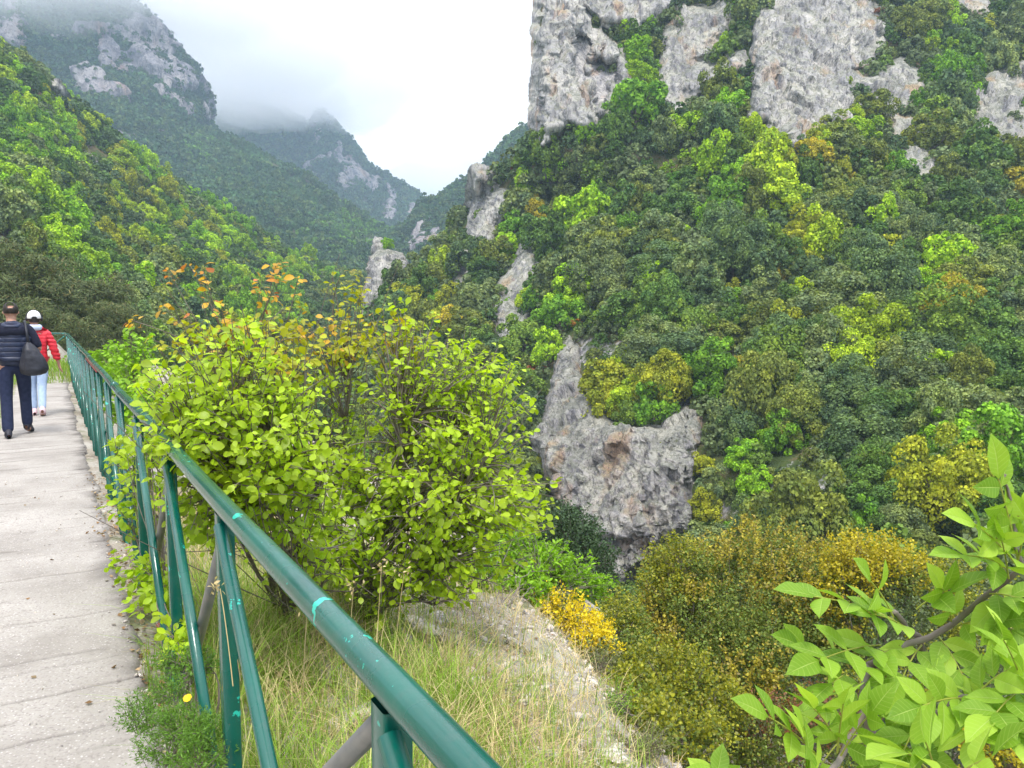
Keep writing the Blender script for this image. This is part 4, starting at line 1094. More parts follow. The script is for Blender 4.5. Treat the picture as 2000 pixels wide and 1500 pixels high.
leafy_bush('smoke_bush', 'low leafy smoke bush sprouts growing through the railing onto the path edge', 'bush', GB(300, 1030),
           [(250,870,4.7,40,45,14,S1), (265,940,4.5,45,45,14,S2), (290,890,4.3,35,50,12,S1), (240,1000,4.6,40,25,7,S2), (255,1105,4.1,48,40,15,S2), (300,1170,3.7,40,35,12,S2), (345,1250,3.2,30,25,7,S1)],
           .066, 4, 'smoke bushes on the slope', rosette=11, tube_r=.009, bare=14, limbs=7)
leafy_bush('bramble_bush', 'mid green small leaved bush between the far railing and the smoke bushes', 'bush', GB(300, 900),
           [(270,690,9.0,45,60,46,M_fine), (250,780,8.0,45,50,36,M_fine), (300,790,7.0,40,60,26,M_fine), (225,725,10.5,30,25,20,M_fine), (300,850,6.5,50,60,26,M_fine)],
           .07, 5, rosette=18, tube_r=.01, bare=10)
leafy_bush('leafy_shrub', 'pale green thicket behind the far half of the railing', 'bush', tuple(pq(1.0, 13.0, -.3)),
           [(205,745,13,40,35,50,M_fine), (240,715,12,40,30,40,M_fine), (180,712,17,30,22,40,M_fine), (150,700,21,26,16,30,M_fine), (215,690,16,40,26,40,M_fine), (260,760,10,30,40,30,M_fine)],
           .09, 15, rosette=18, tube_r=.012, bare=20)
leafy_bush('leafy_shrub', 'bright green mound of fine leaves under the smoke bush beside the yellow broom', 'bush', GB(985, 1190),
           [(990,1085,7.4,80,55,130,M_fine), (930,1125,6.8,65,45,90,M_fine), (1070,1100,7.6,75,50,130,M_fine), (1135,1140,7.8,65,45,110,M_fine), (1010,1035,7.6,50,30,40,M_fine), (1040,1150,7.0,60,32,70,M_fine)],
           .05, 6, rosette=22, tube_r=.005, lf=(OV, OF), bare=10)

def spray_shrub(name, label, cat, base, blobs, seed, leaf, parts, group=None, spray=.22, per=16, aspect=1.0, stems=16):
    """dense small-leaved shrub: many upright sprays on lumpy lobes; parts = (child name, material, share of sprays, outward bias)"""
    rg = np.random.default_rng(seed)
    wsum = sum(b_[5] for b_ in blobs); cb = sum(unproj(b_[0], b_[1], b_[2]) * b_[5] for b_ in blobs) / wsum
    pb, qb = to_pq(cb); base = np.array([cb[0], cb[1], float(gz(pb, qb)) - .05])
    if cb[2] - base[2] > 2.2: base[2] = cb[2] - 2.2
    sr = min(.018, leaf * .45)
    root = empty(name, tuple(base), label, cat, group)
    allP, allD, out_ = [], [], []
    for px, py, d, rx, ry, n in blobs:
        c = unproj(px, py, d); s = d / F
        v = rg.normal(0, 1, (n, 3)); v /= np.linalg.norm(v, axis=1, keepdims=True)
        rad = rg.uniform(.1, 1, n) ** .35
        lum = 1 + .25 * fbm(v * 2.2 + seed + px, 3, seed)
        P = c + v * (rad * lum)[:, None] * np.array([rx, (rx + ry) * .5, ry]) * s
        dr = v + np.array([0, 0, .9]) + rg.normal(0, .35, (n, 3)); dr /= np.linalg.norm(dr, axis=1, keepdims=True)
        allP.append(P); allD.append(dr); out_.append(rad + .35 * v[:, 2] + .9 * fbm(P * 1.7, 3, seed + 5))
    P = np.concatenate(allP); Dr = np.concatenate(allD); O_ = np.concatenate(out_)
    order = np.argsort(O_); n = len(P); start = 0
    tb = Tubes()
    for i in rg.choice(n, min(stems, n), replace=False):
        b0 = base + rg.normal(0, .08, 3) * np.array([1, 1, 0])
        tb.add(bez(b0, (base + P[i]) / 2 + (np.array([0, 0, .1]) + rg.normal(0, .1, 3)) * min(1, leaf * 30), P[i], 7) - base, np.linspace(sr, sr * .2, 7), 5)
    for i in rg.choice(n, min(stems * 8, n), replace=False):
        tb.add(np.array([P[i] - Dr[i] * spray * 1.3 + rg.normal(0, spray * .25, 3), P[i], P[i] + Dr[i] * spray * .8]) - base, [sr * .28, sr * .2, sr * .08], 4, cap=False)
    link('stems', tb.mesh('stems', M_stem), root)
    for nm, mat, share in parts:
        sel = order[start:start + int(share * n)]; start += int(share * n)
        m_ = len(sel) * per
        i = np.repeat(sel, per); t = rg.uniform(-.2, 1, m_)
        side = rg.normal(0, 1, (m_, 3)); side /= np.linalg.norm(side, axis=1, keepdims=True)
        pos = P[i] + Dr[i] * (t * spray)[:, None] + side * (leaf * .9)
        fwd = side + Dr[i] * .9; nrm = np.array([0, 0, .5]) + rg.normal(0, .7, (m_, 3))
        M = frames(nrm, None, leaf * rg.uniform(.6, 1.25, m_), pos - base, fwd)
        tv = DIA * np.array([aspect * 1.25, 1, 1])
        v, f = stamp(tv, QUADF, M); link(nm, np_mesh(nm, v, f, mat), root)
    return root
M_mq = leaf_mat('maquis_leaves', 'const', (.135, .19, .032), .5, .2, .5, (.74, (.24, .22, .035)), .25)
M_mqo = leaf_mat('maquis_young_leaves', 'const', (.42, .36, .035), .4, .3, .45, (.45, (.25, .20, .025)), .4)
M_mqy = leaf_mat('maquis_yellow_leaves', 'const', (.48, .40, .02), .35, .35, .45, (.7, (.26, .26, .02)), .4)
M_mqg = leaf_mat('maquis_lime_leaves', 'const', (.30, .30, .02), .4, .32, .45, (.6, (.13, .17, .02)), .4)
M_grn = leaf_mat('grey_green_leaves', 'const', (.11, .15, .05), .45, .22, .45, None, .45)
M_brm = leaf_mat('broom_flowers', 'const', (.74, .58, .015), .25, .25, .5, (.8, (.60, .42, .02)), .3)
M_brs = leaf_mat('broom_shoots', 'const', (.15, .18, .05), .4, .2, .5, (.7, (.28, .27, .14)), .3)
M_rdb = leaf_mat('reddish_leaves', 'const', (.20, .08, .03), .4, .2, .5, (.5, (.12, .10, .03)), .3)
M_weed0 = leaf_mat('herb_leaves', 'const', (.20, .36, .035), .4, .35, .5, None, .3)
spray_shrub('maquis_shrub', 'large dome of green shrub tipped all over with orange young leaves below the cliff', 'shrub', GB(1440, 1560),
            [(1450,1180,10.5,200,120,1250), (1370,1140,10.8,80,60,300), (1500,1085,11.0,95,55,340), (1345,1230,9.6,100,85,460), (1560,1190,10.2,110,90,440), (1540,1300,9.6,130,110,620), (1440,1290,9.2,120,80,480), (1400,1370,8.8,150,80,560), (1265,1290,9.0,60,60,220), (1590,1110,11.0,70,45,180), (1610,1220,9.9,80,80,260)],
            21, .036, [('foliage', M_mq, .80), ('young_foliage', M_mqo, .20)], 'maquis shrubs on the slope', per=18)
spray_shrub('maquis_shrub', 'golden yellow shrub top glowing behind the ash leaves', 'shrub', GB(1700, 1560),
            [(1690,1105,9.6,70,46,420), (1755,1120,9.8,48,36,200), (1660,1150,9.5,60,46,220)],
            22, .036, [('foliage', M_mq, .35), ('young_foliage', M_mqy, .65)], 'maquis shrubs on the slope')
spray_shrub('maquis_shrub', 'lime and yellow shrub spilling onto the gravel at the lower edge of the slope', 'shrub', GB(1320, 1500),
            [(1290,1325,7.0,90,50,420), (1235,1370,6.0,50,45,240), (1260,1430,5.2,45,40,200), (1370,1390,7.0,85,55,380), (1320,1440,6.2,90,50,320)],
            23, .030, [('foliage', M_mq, .38), ('young_foliage', M_mqg, .62)], 'maquis shrubs on the slope', spray=.16)
spray_shrub('maquis_shrub', 'lime green crown of shrub against the foot of the folded cliff', 'shrub', GB(1290, 1500),
            [(1325,1110,10.0,48,42,300), (1305,1165,9.8,44,44,220)],
            24, .036, [('foliage', M_mq, .4), ('young_foliage', M_mqg, .6)], 'maquis shrubs on the slope')
spray_shrub('maquis_shrub', 'grey green shrub filling the corner behind the ash sprig', 'shrub', GB(1880, 1560),
            [(1860,1170,10.0,140,70,600), (1930,1270,9.0,110,110,600), (1800,1290,9.2,110,110,500), (1960,1400,7.5,80,100,350), (1750,1420,8.0,130,90,500)],
            25, .034, [('foliage', M_grn, .8), ('young_foliage', M_mqg, .2)], 'maquis shrubs on the slope')
spray_shrub('maquis_shrub', 'low dark shrub with reddish leaves under the orange tipped dome', 'shrub', GB(1440, 1530),
            [(1420,1450,7.4,80,45,260), (1500,1440,7.2,90,60,320), (1600,1430,7.4,90,70,320)],
            26, .030, [('foliage', M_mq, .72), ('young_foliage', M_rdb, .28)], 'maquis shrubs on the slope', spray=.15)
spray_shrub('maquis_shrub', 'yellow leaved shrub tucked in the bottom corner under the ash leaves', 'shrub', GB(1960, 1590),
            [(1970,1470,5.6,70,45,300)], 27, .028, [('foliage', M_mq, .3), ('young_foliage', M_mqy, .7)], 'maquis shrubs on the slope', spray=.14)
spray_shrub('broom_shrub', 'broom shrub covered in yellow flowers at the edge of the gravel', 'shrub', GB(1130, 1330),
            [(1095,1215,6.9,45,40,260), (1135,1250,6.8,48,45,300), (1160,1292,6.5,40,40,240), (1072,1188,7.0,26,24,70)],
            28, .026, [('shoots', M_brs, .58), ('flowers', M_brm, .42)], None, spray=.16, aspect=.8)
spray_shrub('maquis_shrub', 'olive green shrub between the flowering broom and the orange tipped dome', 'shrub', (0, 0, 0),
            [(1220,1240,8.8,52,50,320), (1235,1290,8.0,38,40,200), (1215,1195,9.2,36,30,140)],
            38, .030, [('foliage', M_mq, .8), ('young_foliage', M_mqg, .2)], 'maquis shrubs on the slope', spray=.16)
spray_shrub('dry_shrub', 'grey green wiry shrublet between the pale stones and the broom', 'shrub', GB(1000, 1290),
            [(985,1225,7.6,55,45,220), (1045,1240,8.0,50,40,200), (1010,1270,7.2,60,30,160)],
            29, .03, [('foliage', M_brs, 1.0)], None, spray=.2, aspect=.35)
for px_, py_, d_, rx_, lab_ in [(1165,1300,6.2,36,'wiry straw coloured shrublet on the lip of the gravel below the broom'), (1205,1370,5.2,40,'wiry green shrublet on the lip of the gravel beside the lime shrub'), (1255,1455,4.5,44,'wiry shrublet on the lip of the gravel at the bottom edge'), (1010,1325,5.2,30,'tiny shrublet in the middle of the gravel'), (1020,1440,4.2,34,'fresh green tuft of herbs at the bottom of the gravel'), (945,1240,6.0,46,'fresh green clump of herbs beside the little stone heap'), (760,1290,4.6,46,'fresh green clump of weeds in the long grass behind the handrail'), (1090,1285,6.4,40,'grey green wiry shrublet just above the gravel')]:
    spray_shrub('dry_shrub', lab_, 'shrub', (0, 0, 0), [(px_, py_, d_, rx_, rx_ * .6, 70), (px_ - 18, py_ + 18, d_ - .1, rx_ * .7, rx_ * .5, 40)], int(px_), .018,
                [('foliage', M_weed0 if 'green' in lab_ else M_brs, 1.0)], 'shrublets on the gravel', spray=.10, per=16, aspect=.4, stems=10)
spray_shrub('dark_shrub', 'dark green rounded bush in front of the foot of the folded cliff', 'shrub', at(1120, 1180, 15),
            [(1115,1065,15,62,62,420), (1150,1110,14.5,50,50,260), (1090,1030,15.2,36,36,120)],
            30, .05, [('foliage', leaf_mat('dark_leaves', 'const', (.045, .085, .03), .45, .2), 1.0)], None, spray=.25)

# ================================================================== GRASS, STONES, SMALL THINGS
def blades(name, items, mat):
    """items: base (n,3), lean dir (n,3), length, width -> curved ribbons of four quads"""
    B_, Dn, Ln, W_ = items; n = len(B_); S = 5
    t = np.linspace(0, 1, S)
    up = np.array([0, 0, 1.0]); side = np.cross(Dn, up); side /= np.maximum(np.linalg.norm(side, axis=1, keepdims=True), 1e-6)
    V = np.empty((n, S, 2, 3))
    for j, x in enumerate(t):
        c = B_ + up * (Ln * (x - .42 * x * x))[:, None] + Dn * (Ln * (x ** 1.7))[:, None]
        w_ = (W_ * (1 - x) ** .6 * .5)[:, None] + .0003
        V[:, j, 0] = c - side * w_; V[:, j, 1] = c + side * w_
    a = np.arange(n * S * 2).reshape(n, S, 2)
    f = np.stack([a[:, :-1, 0], a[:, 1:, 0], a[:, 1:, 1], a[:, :-1, 1]], -1).reshape(-1, 4)
    return np_mesh(name, V.reshape(-1, 3), f, mat)
def grass_patch(rg, n, p0, p1, q0, q1, l0, l1, clump, thr, wid=.0035, lean=.55):
    p = rg.uniform(p0, p1, n); q = rg.uniform(q0, q1, n)
    k = fbm(np.stack([p * clump, q * clump, 0 * p], -1), 3, 31) + rg.normal(0, .12, n)
    m_ = k > thr; p, q = p[m_], q[m_]; n = len(p)
    Bp = pq(p, q, gz(p, q) - .01)
    a = rg.uniform(0, 6.28, n) + 2 * fbm(np.stack([p, q, 0 * p + 4], -1), 2, 8)
    ln_ = rg.uniform(.05, lean, n)
    return Bp, np.stack([np.cos(a) * ln_, np.sin(a) * ln_, 0 * a], -1), rg.uniform(l0, l1, n), rg.uniform(.6, 1.4, n) * wid
def cat_items(L_): return tuple(np.concatenate([x[i] for x in L_]) for i in range(4))
rg = np.random.default_rng(77)
M_grass = leaf_mat('grass_blades', 'const', (.24, .37, .045), .45, .35, .5, (.70, (.50, .45, .20)), .2)
M_grassg = leaf_mat('green_grass_blades', 'const', (.22, .36, .035), .4, .35, .5, (.8, (.36, .34, .12)), .3)
M_dry = leaf_mat('dry_grass_blades', 'const', (.62, .50, .28), .35, .3, .6, (.75, (.35, .25, .12)), .2)
tag(link('grass', blades('grass', cat_items([grass_patch(rg, 15000, .02, 1.45, .2, 5.5, .22, .58, 1.9, .06, .004, 1.0), grass_patch(rg, 2200, .5, 2.6, 3, 9, .2, .45, .8, .05)]), M_grass)), kind='stuff')
tag(link('grass', blades('grass', cat_items([grass_patch(rg, 4500, -.12, .5, 1.0, 4.2, .08, .30, 1.4, -.02, .003, .6), grass_patch(rg, 5000, .1, 2.0, 2.2, 7, .15, .45, .9, -.02), grass_patch(rg, 1800, 1.8, 3.2, 2.5, 8, .06, .2, 1.6, .1, .004, .9), grass_patch(rg, 5000, -1.9, -1.05, 4, 22, .06, .28, .9, -.2), grass_patch(rg, 3500, -1.4, .4, 20.8, 23.5, .12, .4, .9, -.3, .010)]), M_grassg)), kind='stuff')
tag(link('grass', blades('grass', cat_items([grass_patch(rg, 11000, .3, 1.75, .5, 8.5, .15, .45, 2.2, .02, .0035, 1.3), grass_patch(rg, 1800, 1.8, 3.2, .5, 8.5, .10, .3, 1.3, .12, .003, .9), grass_patch(rg, 1600, 2.0, 3.6, 2.2, 7, .15, .4, 2.0, .12, .004, .8), grass_patch(rg, 2500, .0, 1.2, 1.5, 6, .1, .3, 1.5, .05, .003, .9), grass_patch(rg, 900, 4.2, 6, 2, 8, .3, .6, 1.0, .1, .006)]), M_dry)), kind='stuff')

p = rg.uniform(.05, 3.4, 9000); q = rg.uniform(.3, 8, 9000); a = rg.uniform(0, 6.28, 9000)
tag(link('dead_grass', blades('dead_grass', (pq(p, q, gz(p, q) + .006), np.stack([np.cos(a), np.sin(a), 0 * a], -1) * rg.uniform(1.2, 2.6, 9000)[:, None], rg.uniform(.03, .11, 9000), np.full(9000, .0035)), M_dry)), kind='stuff')
p = np.concatenate([rg.normal(-.04, .07, 900), rg.uniform(-1.1, -.1, 40), rg.uniform(0, 3, 900)]); q = rg.uniform(.5, 9, len(p)); z = np.where(p < -.11, .006, gz(p, q) + .012)
M_lit = leaf_mat('leaf_litter', 'const', (.22, .13, .06), .55, .1, .8, (.6, (.38, .28, .16)), .2)
v, f = stamp(DIA * np.array([1.3, 1, 1.5]), QUADF, frames(rg.normal(0, .35, (len(p), 3)) + np.array([0, 0, 1.0]), rg.uniform(0, 6, len(p)), rg.uniform(.012, .035, len(p)), pq(p, q, z)))
tag(link('leaf_litter', np_mesh('leaf_litter', v, f, M_lit)), kind='stuff')
M_stone = rock_mat('pale_stone', 9.0, (1.5, 1.42, 1.35), .25, .1, .5)
def stone_mesh(name, seed, s=(1, 1, 1), mat=None, sub=3):
    bm = bmesh.new(); bmesh.ops.create_icosphere(bm, subdivisions=sub, radius=1.0)
    P = np.array([v.co for v in bm.verts])
    rs = np.random.default_rng(seed)
    for _ in range(9):      # chip flat facets off a ball
        nn = rs.normal(0, 1, 3); nn /= np.linalg.norm(nn); h = rs.uniform(.45, .8)
        ex = np.maximum(0, P @ nn - h); P = P - ex[:, None] * nn
    P = P * (1 + .08 * fbm(P * 2.5, 3, seed))[:, None] * np.array(s)
    for v, c in zip(bm.verts, P): v.co = c
    me = bpy.data.meshes.new(name); bm.to_mesh(me); bm.free(); me.materials.append(mat or M_stone); return me
SLAB = [stone_mesh('stone', 30 + i, (1.9, .75, .42)) for i in range(2)]
ST = [stone_mesh('stone', i, (1, rng.uniform(.6, .9), rng.uniform(.4, .65))) for i in range(6)]
stones = [(805,1218,.11,'square pale stone at the top of the little stone heap'), (835,1235,.14,'long pale slab in the middle of the little stone heap'), (868,1248,.12,'grey shadowed stone on the gravel side of the heap'), (800,1265,.09,'small pale stone at the foot of the heap'), (860,1215,.10,'pale stone wedged behind the slab of the heap'),
          (1195,1475,.085,'long white rock lying in the gravel beside the lime shrub'), (1065,1478,.075,'broad pale rock at the bottom edge among dry grass'), (1005,1455,.06,'pale rock next to the railing foot'), (905,1315,.08,'grey rock half sunk in dry grass'), (1190,1365,.06,'small white stone near the broom'), (680,1420,.12,'buff rock in the long grass behind the grey brace'), (1065,1345,.05,'little white stone on the gravel'), (1130,1400,.06,'small grey stone in the gravel'), (950,1395,.07,'weathered stone in the dry grass'), (655,1105,.16,'pale boulder behind the smoke bush stems'), (610,1070,.14,'white boulder glimpsed through the smoke bush')]
for i, (px, py, s, lab) in enumerate(stones):
    o = link('stone', SLAB[i % 2] if 'long' in lab or 'broad' in lab else ST[i % 6]); P = ground_at(px, py); o.location = P + Vector((0, 0, s * .12)); o.scale = (s,) * 3
    o.rotation_euler = (rng.normal(0, .2), rng.normal(0, .2), rng.uniform(0, 6.3)); tag(o, lab, 'stone', 'stones on the slope')
rs_ = np.random.default_rng(8)
for i in range(48):
    p_ = rs_.uniform(1.7, 3.2); q_ = rs_.uniform(1.8, 7.5); s = rs_.lognormal(-3.15, .45)
    o = link('stone', ST[i % 6]); o.location = Vector(pq(p_, q_, gz(p_, q_) + s * .1)); o.scale = (s * rs_.uniform(.8, 1.5), s, s * rs_.uniform(.7, 1.1)); o.rotation_euler = (rs_.normal(0, .25), rs_.normal(0, .25), rs_.uniform(0, 6.3))
    tag(o, 'small pale stone scattered on the gravel of the bank', 'stone', 'stones on the slope')
# loose gravel: small chips too many to count
sv = np.array([v.co for v in stone_mesh('chip', 3, (1, .8, .5), None, 1).vertices]); sf = np.array([tuple(p.vertices) for p in bpy.data.meshes['chip'].polygons])
rg = np.random.default_rng(5)
pts = [(rg.uniform(1.4, 4.0, 8000), rg.uniform(0, 9, 8000), .019), (rg.uniform(.0, 1.5, 1500), rg.uniform(0, 7, 1500), .012), (rg.uniform(-.15, .2, 700), rg.uniform(.3, 7, 700), .009), (rg.uniform(-1.1, -.12, 500), rg.uniform(.8, 9, 500), .005)]
V_, F_, n0 = [], [], 0
for p, q, s in pts:
    z = np.where(p < -.12, .004, gz(p, q))
    v, f = stamp(sv, sf, frames(rg.normal(0, .4, (len(p), 3)) + np.array([0, 0, 1.0]), rg.uniform(0, 6, len(p)), s * rg.lognormal(-.2, .6, len(p)), pq(p, q, z)))
    V_.append(v); F_.append(f + n0); n0 += len(v)
tag(link('gravel', np_mesh('gravel', np.concatenate(V_), np.concatenate(F_), M_stone)), kind='stuff')

# feathery green weed by the path with a dandelion in it
M_weed = leaf_mat('weed_leaves', 'const', (.12, .24, .03), .4, .35, .5, None, .3)
wb = ground_at(330, 1440)
spray_shrub('weed', 'feathery bright green weed at the foot of the railing beside the path', 'plant', wb,
            [(290,1405,2.5,48,13,70), (360,1420,2.4,48,22,100), (335,1350,2.65,32,22,45), (400,1440,2.3,34,26,60), (330,1465,2.4,60,18,70), (390,1485,2.25,50,18,70), (270,1385,2.55,30,8,24)], 41, .013, [('foliage', M_weed, 1.0)], None, spray=.05, per=22, aspect=.35, stems=14)
spray_shrub('weed', 'dull green weed round the base of the second visible post', 'plant', ground_at(360, 1300),
            [(345,1295,3.0,34,16,36), (385,1300,2.9,24,22,30)], 42, .016, [('foliage', M_weed, 1.0)], None, spray=.05, per=18, aspect=.5, stems=8)
fp = at(367, 1365, 2.42); fb = ground_at(372, 1425)
dn = empty('dandelion', fb, 'single yellow dandelion flower standing beside the path', 'flower')
t = Tubes(); t.add([(0, 0, 0), (fp - fb) * .6 + Vector((.01, 0, .01)), fp - fb], [.0022, .002, .0018], 6); link('stem', t.mesh('stem', M_weed), dn)
k = 46; a = np.arange(k) * 2.4; rad = np.sqrt((np.arange(k) + .5) / k)
fw = np.stack([np.cos(a), np.sin(a), .9 - 1.0 * rad], -1); fn = np.stack([-np.cos(a) * .5, -np.sin(a) * .5 , 0 * a + 1], -1)
ori = np.array([0, -.55, .8]); B3 = np.array(Vector(ori).to_track_quat('Z', 'Y').to_matrix())
M = frames(fn @ B3.T, None, .007 + .008 * rad, np.tile(np.array(fp - fb), (k, 1)) , fw @ B3.T)
v, f = stamp(np.array([[-.16, 0, 0], [.16, 0, 0], [.17, 1, 0], [-.17, 1, 0]]), QUADF, M)
link('petals', np_mesh('petals', v, f, plain_mat('dandelion_yellow', (.85, .52, .01), .6)), dn)
# crumpled red scrap
me = stone_mesh('litter', 12, (1, .8, .7), plain_mat('red_film', (.50, .02, .025), .35, .5, (40, (.75, .25, .25))), 3)
P = np.array([v.co for v in me.vertices]); P *= (1 + .45 * ridged(P * 2.4, 3, 4))[:, None]
for v, c in zip(me.vertices, P): v.co = c
o = link('litter', me); o.location = ground_at(320, 1232, .02); o.scale = (.035,) * 3; tag(o, 'crumpled red scrap lying at the edge of the path', 'litter')
# seeding grass heads leaning over the braces
t = Tubes(); rg = np.random.default_rng(9); hd = []
for px, py, d, bx, by in [(435,1140,2.25,470,1330), (430,1150,2.2,455,1340), (745,1110,3.4,735,1290), (790,1115,3.6,770,1290), (690,1150,3.2,680,1320), (1270,1450,6.0,1310,1560), (1415,1440,6.2,1430,1560), (1400,1450,6.2,1400,1560), (600,1190,2.8,590,1400), (1100,1330,7,1060,1380)]:
    tip = np.array(at(px, py, d)); bs = np.array(at(bx, by, d)); pl = bez(bs, (bs + tip) / 2 + np.array([0, 0, .05]), tip, 7); t.add(pl, .0014, 4, cap=False)
    for _ in range(16):
        hd.append((tip + rg.normal(0, .018, 3) * np.array([1, 1, 1.2]), rg.normal(0, .6, 3) + np.array([.2, 0, -.8])))
hp = np.array([h[0] for h in hd]); hf = np.array([h[1] for h in hd])
v, f = stamp(DIA * np.array([.8, 1, 1]), QUADF, frames(rg.normal(0, 1, hp.shape), None, np.full(len(hp), .020), hp, hf))
tv = np.concatenate(t.v); tf = np.array(t.f)
tag(link('grass', np_mesh('grass', np.concatenate([tv, v]), np.concatenate([tf, f + len(tv)]), M_dry)), kind='stuff')

# ================================================================== ASH SPRIG IN FRONT OF THE LENS
rg = np.random.default_rng(33)
ab = np.array(at(1720, 1750, 1.55)); ash = empty('ash_tree', tuple(ab), 'young ash tree whose fresh green feathered leaves fill the corner nearest the lens', 'tree')
tb = Tubes(); br = Tubes()
def U(px, py, d): return unproj(px, py, d)
fork = U(1695, 1300, 1.45)
br.add(bez(ab, U(1700, 1480, 1.5), fork, 10) - ab, np.linspace(.013, .009, 10), 10)
limbs_ = [([fork, U(1760, 1270, 1.42), U(1860, 1215, 1.40), U(1935, 1150, 1.36), U(1995, 1110, 1.32), U(2060, 1040, 1.3)], (.0065, .004)),
          ([fork, U(1640, 1265, 1.46), U(1590, 1225, 1.46), U(1545, 1195, 1.5), U(1500, 1175, 1.5)], (.008, .0045))]
limbs_[1] = ([fork, U(1660, 1280, 1.44), U(1640, 1255, 1.42), U(1610, 1200, 1.4), U(1740, 1190, 1.4)], (.0085, .004))
limbs_[1] = ([fork, U(1800, 1275, 1.44), U(1775, 1230, 1.42), U(1745, 1192, 1.40)], (.008, .0045))
limbs_.append(([fork, U(1680, 1400, 1.35), U(1640, 1480, 1.25), U(1590, 1560, 1.2)], (.007, .004)))
limbs_.append(([fork, U(1800, 1390, 1.35), U(1900, 1365, 1.28), U(2010, 1345, 1.25)], (.007, .004)))
limbs_.append(([U(1995,1110,1.32), U(1975,1000,1.3), U(1960,930,1.28)], (.004, .002)))
for pl, (r0, r1) in limbs_:
    P = catmull(np.array(pl), 14, 0) + np.concatenate([np.zeros((1, 3)), rg.normal(0, .0025, (13, 3))]); br.add(P - ab, np.linspace(r0, r1, 14), 8)
link('trunk', br.mesh('trunk', M_stem), ash)
leaves = [  # rachis foot, tip (photo px), depth at foot and tip, leaflet pairs, leaflet length m
 (1745,1210,1.40, 1590,1165,1.36,3,.082), (1745,1205,1.40, 1700,1135,1.34,1,.075), (1720,1260,1.42, 1600,1290,1.34,3,.085), (1740,1270,1.42, 1625,1335,1.34,3,.084),
 (1600,1480,1.22, 1500,1400,1.16,3,.070), (1635,1470,1.24, 1647,1375,1.18,3,.066), (1640,1460,1.24, 1590,1385,1.2,2,.062),
 (1990,1105,1.32, 1950,935,1.27,4,.080), (1990,1110,1.32, 1905,1025,1.28,3,.080), (1965,1110,1.33, 1880,1085,1.30,3,.070), (1970,1130,1.33, 1955,1050,1.28,2,.06),
 (1865,1225,1.40, 1945,1215,1.34,3,.066), (1860,1222,1.40, 1840,1150,1.36,2,.066), (1790,1190,1.40, 1850,1160,1.36,1,.10),
 (1830,1530,1.02, 1808,1450,.98,1,.088), (1840,1540,1.05, 1770,1470,1.0,2,.088), (1840,1540,1.02, 1935,1480,.98,1,.085),
 (1895,1365,1.28, 1892,1440,1.22,3,.080), (1890,1365,1.28, 1800,1380,1.24,3,.080), (1900,1365,1.28, 1975,1305,1.25,3,.075), (1910,1365,1.28, 1960,1420,1.22,3,.075),
 (1700,1330,1.44, 1600,1385,1.38,3,.070), (1690,1310,1.44, 1760,1385,1.38,3,.070), (1700,1440,1.40, 1725,1500,1.3,3,.075), (1660,1430,1.36, 1600,1500,1.28,2,.07), (1700,1440,1.38, 1790,1470,1.3,3,.075),
 (1930,1160,1.36, 2010,1180,1.30,3,.075), (1940,1150,1.36, 1990,1280,1.30,4,.080), (1800,1260,1.42, 1760,1330,1.36,3,.075), (1830,1240,1.42, 1880,1320,1.36,3,.075), (1775,1230,1.42, 1700,1200,1.37,3,.07), (2000,1345,1.25,1960,1250,1.2,3,.08), (2000,1345,1.25,1940,1400,1.2,3,.08), (1650,1290,1.44,1560,1260,1.4,2,.07), (1590,1540,1.2,1570,1440,1.16,3,.072), (1640,1480,1.25,1700,1395,1.2,3,.07), (1860,1300,1.4,1830,1400,1.33,3,.07), (1985,1110,1.32,2010,1010,1.28,3,.07), (1800,1400,1.35,1760,1480,1.28,3,.075), (1930,1360,1.28,1990,1440,1.2,3,.08)]
MM, cnt = [], 0
for fx, fy, fd, tx, ty, td, pairs, ll in leaves:
    a, c = U(fx, fy, fd), U(tx, ty, td); rp = bez(a, (a + c) / 2 + np.array([0, 0, .012]), c, 10)
    tb.add(rp - ab, np.linspace(.0018, .001, 10), 5, cap=False)
    ax = (c - a) / np.linalg.norm(c - a)
    vd = CAM - (a + c) / 2; vd /= np.linalg.norm(vd)
    nb = vd * .55 + np.array([0, 0, .7]) + rg.normal(0, .22, 3); nb -= ax * np.dot(nb, ax); nb /= np.linalg.norm(nb)
    sd_ = np.cross(ax, nb)
    F2, Np, Pp_, Sz = [], [], [], []
    for i in range(pairs):
        tq = .30 + .62 * i / max(1, pairs - 1) if pairs > 1 else .75
        b0 = rp[int(tq * 9)]
        for s in (-1, 1):
            F2.append(sd_ * s * .9 + ax * (.55 + .1 * i) + rg.normal(0, .10, 3) - np.array([0, 0, .12])); Np.append(nb + sd_ * s * -.15 + rg.normal(0, .22, 3)); Pp_.append(b0 - ab); Sz.append(ll * rg.uniform(.82, 1.05))
    F2.append(ax + rg.normal(0, .08, 3)); Np.append(nb + rg.normal(0, .15, 3)); Pp_.append(rp[-1] - ab); Sz.append(ll * rg.uniform(1.0, 1.15))
    MM.append(frames(np.array(Np), None, np.array(Sz), np.array(Pp_), np.array(F2)))
MM = np.concatenate(MM); v, f = stamp(AV * .90, AF, MM)
link('twigs', tb.mesh('twigs', leaf_mat('leaf_stalk_green', 'const', (.33, .36, .06), .2, .1)), ash)
link('crown', np_mesh('crown', v, f, M_ash, True, col=np.tile(AC, (len(MM), 1))), ash)
